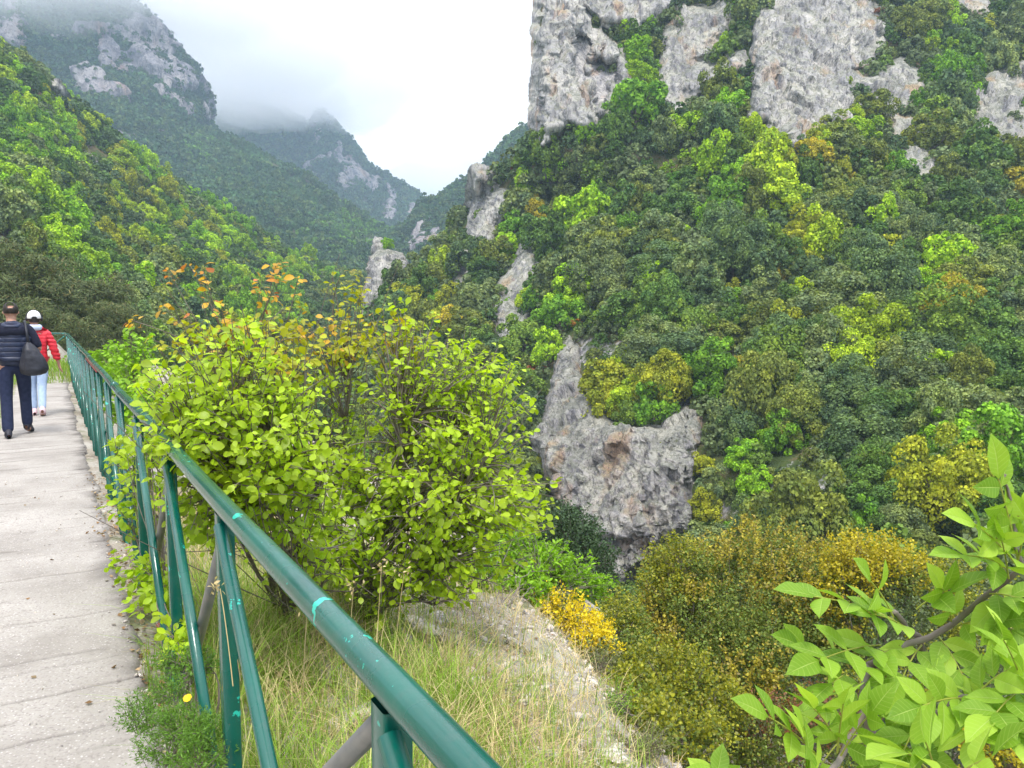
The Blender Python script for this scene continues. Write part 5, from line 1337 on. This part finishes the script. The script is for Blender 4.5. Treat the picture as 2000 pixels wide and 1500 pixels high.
# a lower sprig of the same kind at the bottom edge
sb = at(1400, 1640, 1.25); sp = empty('ash_seedling', sb, 'little ash shoot poking up at the bottom edge below the lime shrub', 'plant')
F2, Np, Pp_, Sz = [], [], [], []
tip = np.array(at(1400, 1515, 1.2)) - np.array(sb); t = Tubes(); t.add(bez((0, 0, 0), tip / 2 + np.array([.005, 0, 0]), tip, 6), [.0025, .0022, .002, .0018, .0015, .0012], 6); link('stem', t.mesh('stem', M_weed), sp)
for i, (dx, dz) in enumerate([(-.8,.35), (.1,1.0), (.85,.3), (-.5,.75), (.55,.65), (-1,.0), (1,.05)]):
    F2.append((dx, -.25, dz)); Np.append((rg.normal(0, .2), -.7, .6)); Pp_.append(tip - np.array([0, 0, .004 * i])); Sz.append(.055)
v, f = stamp(AV, AF, frames(np.array(Np), None, np.array(Sz), np.array(Pp_), np.array(F2, float))); link('foliage', np_mesh('foliage', v, f, M_ash, True, col=np.tile(AC, (7, 1))), sp)

# ================================================================== PINES BEYOND THE PATH END
M_needle = leaf_mat('pine_needles', 'const', (.095, .125, .04), .45, .15, .6, (.8, (.16, .14, .05)), .25)
for i, (px, py, d, rpx, lab) in enumerate([(40,560,40,105,'olive green pine standing directly behind the walkers'), (150,600,44,95,'olive green pine between the walkers and the lime green tree'), (225,640,40,60,'small dark pine behind the far end of the railing'), (-40,650,34,100,'pine cut by the picture edge behind the man'), (100,660,36,80,'low pine right above the railing corner')]):
    r = rpx * d / F; b0 = at(px, py + rpx * 1.5, d)
    pt = empty('pine_tree', b0, lab, 'tree', 'pines beyond the path')
    v, f = crown_quads(np.random.default_rng(600 + i), 70, 420, .05, 1.15, tmpl=QUAD * np.array([.28, 1.6, 1]))
    v = v * r; v[:, 2] += .25 * r
    link('crown', np_mesh('crown', v, f, M_needle), pt)
    t = Tubes(); t.add([(0, 0, -1), (.03 * r, 0, .5 * r), (0, .03 * r, 1.6 * r)], [.06 * r, .05 * r, .02 * r], 7)
    for j in range(9):
        a = j * 2.4; z = r * (.5 + .11 * j); t.add([(0, 0, z), (.4 * r * math.cos(a), .4 * r * math.sin(a), z + .12 * r), (.75 * r * math.cos(a), .75 * r * math.sin(a), z + .15 * r)], [.02 * r, .014 * r, .006 * r], 5)
    link('trunk', t.mesh('trunk', M_bark), pt)

# ================================================================== PEOPLE
def skin_mesh(name, J, E, mat, sub=2, root=None, quilt=None):
    """one smooth surface grown round a skeleton: J name -> (x, y, z, rx, ry); E pairs of names"""
    names = list(J); ix = {n: i for i, n in enumerate(names)}
    me = bpy.data.meshes.new(name + '_bones')
    me.from_pydata([J[n][:3] for n in names], [(ix[a], ix[b]) for a, b in E], [])
    o = bpy.data.objects.new(name, me); COL.objects.link(o)
    md = o.modifiers.new('skin', 'SKIN'); md.use_smooth_shade = True
    if not me.skin_vertices:
        raise RuntimeError('no skin layer')
    for n in names:
        sv = me.skin_vertices[0].data[ix[n]]; sv.radius = (J[n][3], J[n][4] if len(J[n]) > 4 else J[n][3]); sv.use_root = (n == (root or names[0]))
    o.modifiers.new('sub', 'SUBSURF').levels = sub; o.modifiers['sub'].render_levels = sub
    dg = bpy.context.evaluated_depsgraph_get(); dg.update()
    m2 = bpy.data.meshes.new_from_object(o.evaluated_get(dg)); m2.name = name
    bpy.data.objects.remove(o); bpy.data.meshes.remove(me)
    m2.materials.clear(); m2.materials.append(mat)
    if quilt:
        n = len(m2.vertices); P = np.empty(n * 3, np.float32); m2.vertices.foreach_get('co', P); P = P.reshape(-1, 3)
        Nn = np.empty(n * 3, np.float32); m2.vertices.foreach_get('normal', Nn); Nn = Nn.reshape(-1, 3)
        per, amp = quilt
        k = np.abs(np.sin(math.pi * (P[:, 2] + .15 * np.abs(P[:, 0])) / per)) ** .6
        P = P + Nn * (amp * (k - .5) + amp * .5 * fbm(P * 14, 2, 3))[:, None]
        m2.vertices.foreach_set('co', P.astype(np.float32).ravel())
    m2.polygons.foreach_set('use_smooth', np.ones(len(m2.polygons), bool)); m2.update()
    return m2

def hand_joints(J, E, wrist, w, d, side, curl):
    """palm and five bent fingers growing from joint `wrist`; d = hand direction, side = thumb side"""
    w = Vector(w); d = Vector(d).normalized(); s = Vector(side).normalized(); nrm = d.cross(s).normalized()
    pre = wrist + '_'
    J[pre + 'palm'] = (*(w + d * .045), .026, .018); E.append((wrist, pre + 'palm'))
    J[pre + 'knuckle'] = (*(w + d * .082), .030, .015); E.append((pre + 'palm', pre + 'knuckle'))
    for k, (off, ln) in enumerate([(.027, .066), (.009, .076), (-.009, .07), (-.027, .055)]):
        a = w + d * .095 + s * off
        dd = (d + nrm * curl * .6).normalized(); b = a + dd * ln * .55; c = b + (d + nrm * curl * 1.6).normalized() * ln * .5
        for nm, p_, r in (('a', a, .0095), ('b', b, .0085), ('c', c, .007)): J[pre + 'f%d%s' % (k, nm)] = (*p_, r, r)
        E += [(pre + 'knuckle', pre + 'f%da' % k), (pre + 'f%da' % k, pre + 'f%db' % k), (pre + 'f%db' % k, pre + 'f%dc' % k)]
    a = w + d * .03 + s * .032; b = w + d * .062 + s * .052 + nrm * .008; c = b + d * .028 + s * .004 + nrm * .008
    for nm, p_, r in (('a', a, .012), ('b', b, .0095), ('c', c, .008)): J[pre + 't' + nm] = (*p_, r, r)
    E += [(pre + 'palm', pre + 'ta'), (pre + 'ta', pre + 'tb'), (pre + 'tb', pre + 'tc')]

M_skin = plain_mat('skin', (.46, .26, .18), .5, .4, (30, (.40, .20, .14)))
M_navy = plain_mat('navy_padded_nylon', (.010, .016, .045), .42, .45, (18, (.016, .026, .065)), (60, .25, .004), bands=(.062, .008))
M_navyk = plain_mat('navy_knit', (.010, .012, .026), .9, .2, (40, (.02, .022, .04)), (200, .3, .002))
M_trou = plain_mat('dark_navy_cotton', (.012, .018, .048), .85, .25, (25, (.022, .030, .07)), (90, .3, .003))
M_shoe = plain_mat('black_shoe', (.012, .013, .022), .55, .4, (30, (.03, .03, .045)))
M_hair = plain_mat('dark_hair', (.012, .009, .008), .6, .4, (60, (.03, .022, .018)), (160, .6, .004))
M_redj = plain_mat('red_padded_nylon', (.52, .012, .025), .42, .4, (20, (.62, .02, .04)), (50, .25, .004), bands=(.055, .005))
M_jean = plain_mat('light_blue_denim', (.34, .46, .68), .85, .2, (24, (.46, .57, .76)), (120, .3, .002))
M_cap = plain_mat('white_cotton', (.78, .77, .76), .85, .2, (40, (.70, .70, .71)), (120, .2, .002))
M_hood = plain_mat('pale_blue_fleece', (.45, .53, .72), .95, .1, (40, (.55, .62, .78)), (120, .4, .004))
M_pink = plain_mat('pink_mesh_shoe', (.62, .36, .42), .7, .3, (40, (.75, .62, .65)))
M_sole = plain_mat('white_sole', (.78, .75, .74), .7, .3)
M_bag = plain_mat('black_bag_fabric', (.010, .011, .018), .5, .45, (12, (.022, .024, .036)), (25, .5, .01))
M_black = plain_mat('black_plastic', (.01, .01, .012), .4, .5)

def head_joints(J, E, neck, y, z, s=1.0):
    J['jaw'] = (0, y + .015, z - .055 * s, .062 * s, .066 * s); J['skull'] = (0, y + .0, z + .015 * s, .074 * s, .088 * s); J['crown'] = (0, y - .008, z + .085 * s, .074 * s, .086 * s)
    J['nose'] = (0, y + .098 * s, z - .012 * s, .012, .014)
    J['brow'] = (0, y + .06 * s, z + .0, .04 * s, .04 * s)
    E += [(neck, 'jaw'), ('jaw', 'skull'), ('skull', 'crown'), ('skull', 'brow'), ('brow', 'nose')]
    for sd, n in ((-1, 'ear_l'), (1, 'ear_r')):
        J[n] = (sd * .078 * s, y - .01, z - .012, .012, .020); J[n + '2'] = (sd * .092 * s, y - .022, z - .005, .008, .018); E += [('skull', n), (n, n + '2')]

def cap_shell(c, rad, keep, k=36, m=22, jig=.0, seed=0):
    """part of an ellipsoid shell with thickness; keep(theta unit vector) -> bool"""
    u = np.linspace(0, 2 * math.pi, k, endpoint=False); v = np.linspace(.02, math.pi - .02, m)
    U_, V2 = np.meshgrid(u, v); Dn = np.stack([np.cos(U_) * np.sin(V2), np.sin(U_) * np.sin(V2), np.cos(V2)], -1)
    P = np.asarray(c) + Dn * np.asarray(rad) * (1 + jig * fbm(Dn * 9, 3, seed))[..., None]
    a = np.arange(m * k).reshape(m, k); b = np.roll(a, -1, 1)
    F_ = np.stack([a[:-1], a[1:], b[1:], b[:-1]], -1).reshape(-1, 4)
    kp = keep(Dn).reshape(-1); F_ = F_[kp[F_].all(1)]
    used = np.unique(F_); ix = np.full(m * k, -1); ix[used] = np.arange(len(used))
    P = P.reshape(-1, 3)[used]; F_ = ix[F_]; n = len(P)
    inner = np.asarray(c) + (P - np.asarray(c)) * .93
    # rim
    from collections import Counter
    ed = Counter(); 
    for q in F_:
        for i in range(4): ed[(q[i], q[(i + 1) % 4])] += 1
    rim = [(i, j) for (i, j) in ed if (j, i) not in ed]
    Fa = np.concatenate([F_, F_[:, ::-1] + n] + ([np.array([(j, i, i + n, j + n) for i, j in rim])] if rim else []))
    return np.concatenate([P, inner]), Fa

def shoe_mesh(name, foot, toe, h, mat):
    """a shoe lofted from heel to toe"""
    foot = Vector(foot); d = (Vector(toe) - foot); L_ = d.length; d.normalize(); s = Vector((0, 0, 1)).cross(d).normalized(); u = d.cross(s)
    rows = [(-.09, .022, .055), (-.07, .040, .12), (-.03, .044, .13), (.03, .044, .11), (.09, .047, .066), (.14, .043, .045), (.17, .026, .032), (.178, .008, .018)]
    V_, k = [], 12
    for t, wd, ht in rows:
        for j in range(k):
            a = j * 2 * math.pi / k; x = math.cos(a) * wd; z = (math.sin(a) * .5 + .5) * ht
            if z < .012: z = 0.0
            V_.append(foot + d * t + s * x + u * z)
    a = np.arange(len(rows) * k).reshape(-1, k); b = np.roll(a, -1, 1)
    F_ = np.stack([a[:-1], b[:-1], b[1:], a[1:]], -1).reshape(-1, 4)
    V_.append(foot + d * -.09 + u * .03); F_ = np.concatenate([F_, np.array([(len(V_) - 1, (j + 1) % k, j, j) for j in range(k)])[:, :4]]) if False else F_
    return np_mesh(name, [tuple(v) for v in V_], F_, mat, True)

YAW = math.atan2(.5123, .8588)
# ---- man in the navy padded vest
gm = ground_hit(35, 851); SM = 1.0
man = empty('person', (gm.x, gm.y, 0.0), 'balding man walking away in a navy padded vest and dark trousers', 'person', rz=YAW)
J = {'pelvis': (0, 0, .95, .15, .11), 'belly': (0, .01, 1.10, .15, .115), 'chest': (0, 0, 1.30, .165, .115), 'collar': (0, -.01, 1.44, .10, .08), 'neck': (0, .0, 1.50, .058, .06),
     'hip_l': (-.10, 0, .90, .085, .09), 'knee_l': (-.10, -.03, .50, .058, .06), 'ankle_l': (-.095, -.20, .11, .04, .042), 'heel_l': (-.095, -.20, .05, .034, .04), 'toe_l': (-.10, -.06, .035, .036, .028),
     'hip_r': (.10, 0, .90, .085, .09), 'knee_r': (.105, .13, .50, .058, .06), 'ankle_r': (.11, .17, .13, .04, .042), 'heel_r': (.11, .17, .07, .034, .04), 'toe_r': (.125, .31, .04, .036, .028),
     'sh_l': (-.19, -.01, 1.41, .065, .06), 'el_l': (-.27, -.03, 1.13, .047, .047), 'wr_l': (-.26, .12, .93, .03, .027),
     'sh_r': (.19, -.01, 1.41, .065, .06), 'el_r': (.29, -.05, 1.14, .047, .047), 'wr_r': (.24, .16, 1.08, .03, .027)}
E = [('pelvis', 'belly'), ('belly', 'chest'), ('chest', 'collar'), ('collar', 'neck'), ('pelvis', 'hip_l'), ('hip_l', 'knee_l'), ('knee_l', 'ankle_l'), ('ankle_l', 'heel_l'), ('heel_l', 'toe_l'),
     ('pelvis', 'hip_r'), ('hip_r', 'knee_r'), ('knee_r', 'ankle_r'), ('ankle_r', 'heel_r'), ('heel_r', 'toe_r'), ('chest', 'sh_l'), ('sh_l', 'el_l'), ('el_l', 'wr_l'), ('chest', 'sh_r'), ('sh_r', 'el_r'), ('el_r', 'wr_r')]
head_joints(J, E, 'neck', .015, 1.625)
hand_joints(J, E, 'wr_l', J['wr_l'][:3], (.02, .35, -.9), (.9, .3, .1), .5)
hand_joints(J, E, 'wr_r', J['wr_r'][:3], (-.25, .9, .1), (0, .1, 1), .8)
SK = {k_: v_ for k_, v_ in J.items()}
link('body', skin_mesh('body', {k_: (*v_[:3], v_[3] * (.9 if k_ in ('pelvis', 'belly', 'chest') else 1), v_[4] * (.9 if k_ in ('pelvis', 'belly', 'chest') else 1)) for k_, v_ in J.items()}, E, M_skin, 2, 'pelvis'), man)
sc_ = lambda keys, f, ov={}: {k_: (*SK[k_][:3], SK[k_][3] * f + .008, SK[k_][4] * f + .008) if k_ not in ov else ov[k_] for k_ in keys}
link('trousers', skin_mesh('trousers', {**sc_(['pelvis', 'hip_l', 'knee_l', 'hip_r', 'knee_r'], 1.12), 'waist': (0, 0, 1.03, .155, .125), 'ankle_l': (-.097, -.195, .06, .064, .07), 'ankle_r': (.112, .168, .09, .064, .07)},
     [('pelvis', 'waist'), ('pelvis', 'hip_l'), ('hip_l', 'knee_l'), ('knee_l', 'ankle_l'), ('pelvis', 'hip_r'), ('hip_r', 'knee_r'), ('knee_r', 'ankle_r')], M_trou, 2, 'pelvis'), man)
link('shirt', skin_mesh('shirt', {**sc_(['chest', 'sh_l', 'el_l', 'sh_r', 'el_r'], 1.12), 'fl': (-.27, .02, 1.06, .045, .045)}, [('chest', 'sh_l'), ('sh_l', 'el_l'), ('el_l', 'fl'), ('chest', 'sh_r'), ('sh_r', 'el_r')], M_navyk, 2, 'chest'), man)
link('vest', skin_mesh('vest', {'hem': (0, -.01, .90, .195, .15), 'low': (0, 0, 1.02, .195, .15), 'mid': (0, 0, 1.18, .195, .15), 'chest': (0, -.01, 1.33, .205, .145), 'top': (0, -.02, 1.44, .15, .11), 'neckline': (0, -.01, 1.51, .085, .075), 'sl': (-.19, -.01, 1.40, .08, .075), 'sr': (.19, -.01, 1.40, .08, .075)},
     [('hem', 'low'), ('low', 'mid'), ('mid', 'chest'), ('chest', 'top'), ('top', 'neckline'), ('chest', 'sl'), ('chest', 'sr')], M_navy, 3, 'mid', (.075, .022)), man)
link('hood', skin_mesh('hood', {'a': (-.10, -.07, 1.47, .045, .04), 'b': (-.05, -.12, 1.43, .055, .045), 'c': (0, -.135, 1.40, .06, .045), 'd': (.05, -.12, 1.43, .055, .045), 'e': (.10, -.07, 1.47, .045, .04)}, [('a', 'b'), ('b', 'c'), ('c', 'd'), ('d', 'e')], M_navy, 2, 'c'), man)
v, f = cap_shell((0, .008, 1.650), (.088, .104, .100), lambda Dn: (Dn[..., 2] > -.55 - .0 * Dn[..., 1]) & (Dn[..., 1] < .35) & ((Dn @ np.array([0, -.72, .694])) < .90), jig=.02)
link('hair', np_mesh('hair', v, f, M_hair, True), man)
link('shoe', shoe_mesh('shoe', (-.095, -.18, .0), (-.11, .0, .0), 0, M_shoe), man)
link('shoe', shoe_mesh('shoe', (.11, .185, .045), (.15, .35, .0), 0, M_shoe), man)

# ---- black bag on his right shoulder: a thing of its own
bag = empty('shoulder_bag', (gm.x, gm.y, 0.0), 'slouchy black bag hanging from the right shoulder of the man in the vest', 'bag', rz=YAW)
rows = [(1.235, .018, .015, .175, -.17), (1.19, .05, .035, .185, -.18), (1.12, .085, .06, .20, -.19), (1.03, .122, .08, .215, -.195), (.94, .145, .09, .225, -.195), (.87, .150, .09, .225, -.19), (.825, .125, .07, .22, -.19), (.80, .06, .035, .215, -.19), (.795, .005, .005, .215, -.19)]
V_, k = [], 28; rr = np.array(rows); tq = np.linspace(0, len(rr) - 1, 34); rr = np.stack([np.interp(tq, np.arange(len(rr)), rr[:, i]) for i in range(5)], 1)
an = np.arange(k) * 2 * math.pi / k
P = np.stack([rr[:, 3:4] + rr[:, 1:2] * np.cos(an), rr[:, 4:5] + rr[:, 2:3] * np.sin(an), rr[:, :1] + 0 * an], -1)
P = P + np.stack([np.cos(an), np.sin(an), 0 * an], -1)[None] * (.022 * ridged(np.stack([np.cos(an)[None] * 2.2 + 0 * rr[:, :1], np.sin(an)[None] * 2.2 + 0 * rr[:, :1], rr[:, :1] * 4 + 0 * an], -1), 3, 2) * np.minimum(1, rr[:, 1:2] / .08))[..., None]
a = np.arange(len(rr) * k).reshape(-1, k); b_ = np.roll(a, -1, 1)
link('pouch', np_mesh('pouch', P.reshape(-1, 3), np.stack([a[:-1], a[1:], b_[1:], b_[:-1]], -1).reshape(-1, 4), M_bag, True), bag)
t = Tubes(); t.add([(.18, -.175, 1.22), (.165, -.15, 1.36), (.15, -.08, 1.485), (.145, .0, 1.50), (.15, .12, 1.43), (.17, .165, 1.25), (.21, .10, 1.10), (.24, -.08, 1.08)], .017, 8)
link('strap', t.mesh('strap', M_bag), bag)

# ---- woman in the red jacket
gw = ground_hit(77, 812)
wom = empty('person', (gw.x, gw.y, 0.0), 'woman walking away in a red padded jacket and white cap', 'person', rz=YAW + .06)
J = {'pelvis': (0, 0, .90, .14, .105), 'belly': (0, .01, 1.04, .125, .10), 'chest': (0, 0, 1.21, .14, .105), 'collar': (0, -.01, 1.34, .08, .07), 'neck': (0, .005, 1.40, .05, .05),
     'hip_l': (-.085, 0, .85, .085, .09), 'knee_l': (-.07, .10, .47, .055, .056), 'ankle_l': (-.06, .10, .10, .036, .038), 'heel_l': (-.06, .10, .05, .03, .035), 'toe_l': (-.06, .23, .03, .032, .025),
     'hip_r': (.085, 0, .85, .085, .09), 'knee_r': (.055, -.02, .47, .055, .056), 'ankle_r': (.035, -.18, .12, .036, .038), 'heel_r': (.035, -.18, .06, .03, .035), 'toe_r': (.045, -.05, .03, .032, .025),
     'sh_l': (-.165, -.01, 1.31, .058, .055), 'el_l': (-.23, -.03, 1.06, .042, .042), 'wr_l': (-.25, .08, .86, .026, .024),
     'sh_r': (.165, -.01, 1.31, .058, .055), 'el_r': (.235, -.06, 1.06, .042, .042), 'wr_r': (.295, -.03, .83, .026, .024)}
E = [('pelvis', 'belly'), ('belly', 'chest'), ('chest', 'collar'), ('collar', 'neck'), ('pelvis', 'hip_l'), ('hip_l', 'knee_l'), ('knee_l', 'ankle_l'), ('ankle_l', 'heel_l'), ('heel_l', 'toe_l'),
     ('pelvis', 'hip_r'), ('hip_r', 'knee_r'), ('knee_r', 'ankle_r'), ('ankle_r', 'heel_r'), ('heel_r', 'toe_r'), ('chest', 'sh_l'), ('sh_l', 'el_l'), ('el_l', 'wr_l'), ('chest', 'sh_r'), ('sh_r', 'el_r'), ('el_r', 'wr_r')]
head_joints(J, E, 'neck', .015, 1.515, .95)
hand_joints(J, E, 'wr_l', J['wr_l'][:3], (.0, .35, -.9), (.6, .8, .1), .5)
hand_joints(J, E, 'wr_r', J['wr_r'][:3], (.18, .12, -.95), (-.3, .9, .1), .4)
SK = dict(J)
link('body', skin_mesh('body', J, E, M_skin, 2, 'pelvis'), wom)
link('jeans', skin_mesh('jeans', {**sc_(['pelvis', 'hip_l', 'knee_l', 'hip_r', 'knee_r'], 1.08), 'waist': (0, 0, .98, .13, .11), 'ankle_l': (-.06, .10, .09, .05, .055), 'ankle_r': (.037, -.175, .11, .05, .055)},
     [('pelvis', 'waist'), ('pelvis', 'hip_l'), ('hip_l', 'knee_l'), ('knee_l', 'ankle_l'), ('pelvis', 'hip_r'), ('hip_r', 'knee_r'), ('knee_r', 'ankle_r')], M_jean, 2, 'pelvis'), wom)
link('jacket', skin_mesh('jacket', {'hem': (0, -.01, .82, .185, .15), 'low': (0, 0, .93, .18, .145), 'mid': (0, 0, 1.07, .165, .135), 'chest': (0, -.005, 1.22, .175, .135), 'top': (0, -.01, 1.34, .12, .10), 'neckline': (0, 0, 1.40, .075, .07),
      'sl': (-.165, -.01, 1.30, .075, .072), 'el': (-.235, -.03, 1.06, .064, .064), 'wl': (-.25, .07, .87, .046, .046), 'sr': (.165, -.01, 1.30, .075, .072), 'er': (.24, -.06, 1.06, .064, .064), 'wr': (.29, -.035, .855, .046, .046)},
     [('hem', 'low'), ('low', 'mid'), ('mid', 'chest'), ('chest', 'top'), ('top', 'neckline'), ('chest', 'sl'), ('sl', 'el'), ('el', 'wl'), ('chest', 'sr'), ('sr', 'er'), ('er', 'wr')], M_redj, 3, 'mid', (.065, .016)), wom)
link('hood', skin_mesh('hood', {'a': (-.085, -.03, 1.40, .045, .045), 'b': (-.05, -.09, 1.385, .05, .05), 'c': (0, -.11, 1.375, .055, .05), 'd': (.05, -.09, 1.385, .05, .05), 'e': (.085, -.03, 1.40, .045, .045)}, [('a', 'b'), ('b', 'c'), ('c', 'd'), ('d', 'e')], M_hood, 2, 'c'), wom)
v, f = cap_shell((0, .008, 1.530), (.086, .098, .092), lambda Dn: (Dn[..., 2] > -.75) & (Dn[..., 1] < .25), jig=.02)
link('hair', np_mesh('hair', v, f, M_hair, True), wom)
v, f = cap_shell((0, .005, 1.55), (.094, .108, .102), lambda Dn: (Dn[..., 2] > -.32 + .55 * np.exp(-((Dn[..., 0]) / .30) ** 2) * (Dn[..., 1] < -.3) * (Dn[..., 2] < -.02)), k=48, m=40)
cp_ = link('cap', np_mesh('cap', v, f, M_cap, True), wom)
bx = np.linspace(-1, 1, 9); br_ = np.array([[(.075 * x, .10 + .075 * tt_ * math.sqrt(max(0, 1 - .6 * x * x)), 1.535 - .02 * tt_ - .02 * x * x + dz) for x in bx] for dz in (0, -.004) for tt_ in (0, .5, 1)])
a = np.arange(27).reshape(3, 9); F_ = np.concatenate([grid_faces(3, 9), grid_faces(3, 9)[:, ::-1] + 27])
link('brim', np_mesh('brim', br_.reshape(-1, 3), F_, M_cap, True), cp_)
t = Tubes(); aa = np.linspace(-.15, math.pi + .15, 20); t.add([(.104 * math.cos(x), .02, 1.545 + .108 * math.sin(x)) for x in aa], .009, 8)
for sd in (-1, 1): t.add([(sd * .085, .015, 1.515), (sd * .118, .015, 1.515)], .032, 14)
link('headphones', t.mesh('headphones', M_black), wom)
for f0, t0 in (((-.06, .12, 0), (-.06, .3, 0)), ((.037, -.16, .04), (.05, .0, .0))):
    s_ = link('shoe', shoe_mesh('shoe', f0, t0, 0, M_pink), wom)

# ================================================================== SKY, AIR, LIGHT, CAMERA
w = bpy.data.worlds.new('World'); SC.world = w; w.use_nodes = True
nt = w.node_tree; nt.nodes.clear(); L = nt.links.new
SUN_EL, SUN_AZ = R(62), R(172)          # azimuth clockwise from +Y
sky = N(nt, 'ShaderNodeTexSky', sky_type='NISHITA', sun_disc=False, sun_elevation=SUN_EL, sun_rotation=SUN_AZ)
tc = N(nt, 'ShaderNodeTexCoord'); sep = N(nt, 'ShaderNodeSeparateXYZ'); L(tc.outputs['Generated'], sep.inputs[0])
mp = N(nt, 'ShaderNodeMapping'); mp.inputs['Scale'].default_value = (1, 1, 1.7); L(tc.outputs['Generated'], mp.inputs[0])
nz = tex(nt, 'ShaderNodeTexNoise', mp.outputs[0], Scale=3.1, Detail=7.0, Roughness=.55)
nz2 = tex(nt, 'ShaderNodeTexNoise', mp.outputs[0], Scale=1.7, Detail=4.0, Roughness=.5)
cloudcol = ramp(nt, nz2.outputs[0], [(.36, (.80, .82, .92)), (.60, (1.0, 1.0, 1.02))])
zen = ramp(nt, sep.outputs[2], [(0.0, (.78,) * 3), (.36, (.74,) * 3), (.60, (1.0,) * 3), (1.0, (1.35,) * 3)])
cl = mixc(nt, 1.0, cloudcol, zen, 'MULTIPLY')
bg1 = N(nt, 'ShaderNodeBackground', Strength=.1); L(sky.outputs[0], bg1.inputs[0])
bg2 = N(nt, 'ShaderNodeBackground', Strength=1.0); L(cl, bg2.inputs[0])
cover = ramp(nt, nz.outputs[0], [(.33, (.35,) * 3), (.46, (1, 1, 1))])
mx = N(nt, 'ShaderNodeMixShader'); L(cover, mx.inputs[0]); L(bg1.outputs[0], mx.inputs[1]); L(bg2.outputs[0], mx.inputs[2])
wo = N(nt, 'ShaderNodeOutputWorld'); L(mx.outputs[0], wo.inputs[0])

sl = bpy.data.lights.new('sun', 'SUN'); sl.energy = 1.5; sl.angle = R(12); sl.color = (1, .96, .9)
so = bpy.data.objects.new('sun', sl); COL.objects.link(so)
sd = Vector((math.sin(SUN_AZ) * math.cos(SUN_EL), math.cos(SUN_AZ) * math.cos(SUN_EL), math.sin(SUN_EL)))
so.rotation_euler = (-sd).to_track_quat('-Z', 'Y').to_euler(); so.location = sd * 50

def box_mesh(name, lo, hi, mat):
    x0, y0, z0 = lo; x1, y1, z1 = hi
    v = [(x0,y0,z0),(x1,y0,z0),(x1,y1,z0),(x0,y1,z0),(x0,y0,z1),(x1,y0,z1),(x1,y1,z1),(x0,y1,z1)]
    f = [(3,2,1,0),(4,5,6,7),(0,1,5,4),(1,2,6,5),(2,3,7,6),(3,0,4,7)]
    return np_mesh(name, v, f, mat)
def vol_mat(name, dens, col, aniso=0.0):
    m, nt, out = new_mat(name)
    v = N(nt, 'ShaderNodeVolumePrincipled', Density=dens, Anisotropy=aniso); v.inputs['Color'].default_value = (*col, 1)
    nt.links.new(v.outputs[0], out.inputs['Volume']); return m
HAZE = True
# low cloud lying on the left mountains: lumpy closed bodies of mist, thin at their edges
M_mist = vol_mat('mist', .0075, (.99, .99, 1.0), .3)
for i, (px, py, d, rx, ry, rz) in enumerate([(180,-95,460,340,130,110), (430,20,600,260,140,150), (330,-40,520,230,120,110), (560,90,680,260,120,200), (720,80,760,280,150,180), (850,325,1350,200,75,200), (40,-50,420,190,95,90), (480,140,720,200,90,170)]):
    s_ = d / F; c = unproj(px, py, d)
    u_ = np.linspace(0, 2 * math.pi, 48, endpoint=False); v_ = np.linspace(.03, math.pi - .03, 30); U_, V2 = np.meshgrid(u_, v_)
    Dn = np.stack([np.cos(U_) * np.sin(V2), np.sin(U_) * np.sin(V2), np.cos(V2)], -1)
    P = c + Dn * np.array([rx * s_, rz, ry * s_]) * (1 + .38 * fbm(Dn * 1.8 + i * 7, 5, 90 + i))[..., None]
    a = np.arange(30 * 48).reshape(30, 48); b_ = np.roll(a, -1, 1); f = np.stack([a[:-1], a[1:], b_[1:], b_[:-1]], -1).reshape(-1, 4)
    P2 = np.concatenate([P.reshape(-1, 3), P[:1].mean(1), P[-1:].mean(1)])
    bm = bmesh.new(); vs = [bm.verts.new(p) for p in P2]
    for q in f: bm.faces.new([vs[k] for k in q])
    for j in range(48):
        bm.faces.new((vs[-2], vs[a[0, j]], vs[b_[0, j]])); bm.faces.new((vs[-1], vs[b_[-1, j]], vs[a[-1, j]]))
    bmesh.ops.recalc_face_normals(bm, faces=bm.faces[:])
    me = bpy.data.meshes.new('mist'); bm.to_mesh(me); bm.free(); me.materials.append(M_mist)
    tag(link('mist', me), kind='stuff')
if HAZE:
    tag(link('haze', box_mesh('haze', (-4100, -1600, -61), (4100, 5100, 300), vol_mat('air', .00048, (.60, .79, 1.0)))), kind='stuff')

cd = bpy.data.cameras.new('camera'); co = bpy.data.objects.new('camera', cd); COL.objects.link(co)
co.location = CAM; co.rotation_euler = (math.pi / 2 + PITCH, 0, 0)
cd.sensor_width = 36; cd.lens = 36 * F / 2000; cd.clip_start = .05; cd.clip_end = 8000
SC.camera = co
SC.view_settings.view_transform = 'Standard'; SC.view_settings.look = 'None'
SC.view_settings.exposure = 1.25; SC.view_settings.gamma = 1; SC.view_settings.use_curve_mapping = False
SC.cycles.max_bounces = 12; SC.cycles.diffuse_bounces = 3; SC.cycles.transmission_bounces = 4; SC.cycles.volume_bounces = 9
SC.cycles.use_denoising = True
SC.cycles.sample_clamp_indirect = 6
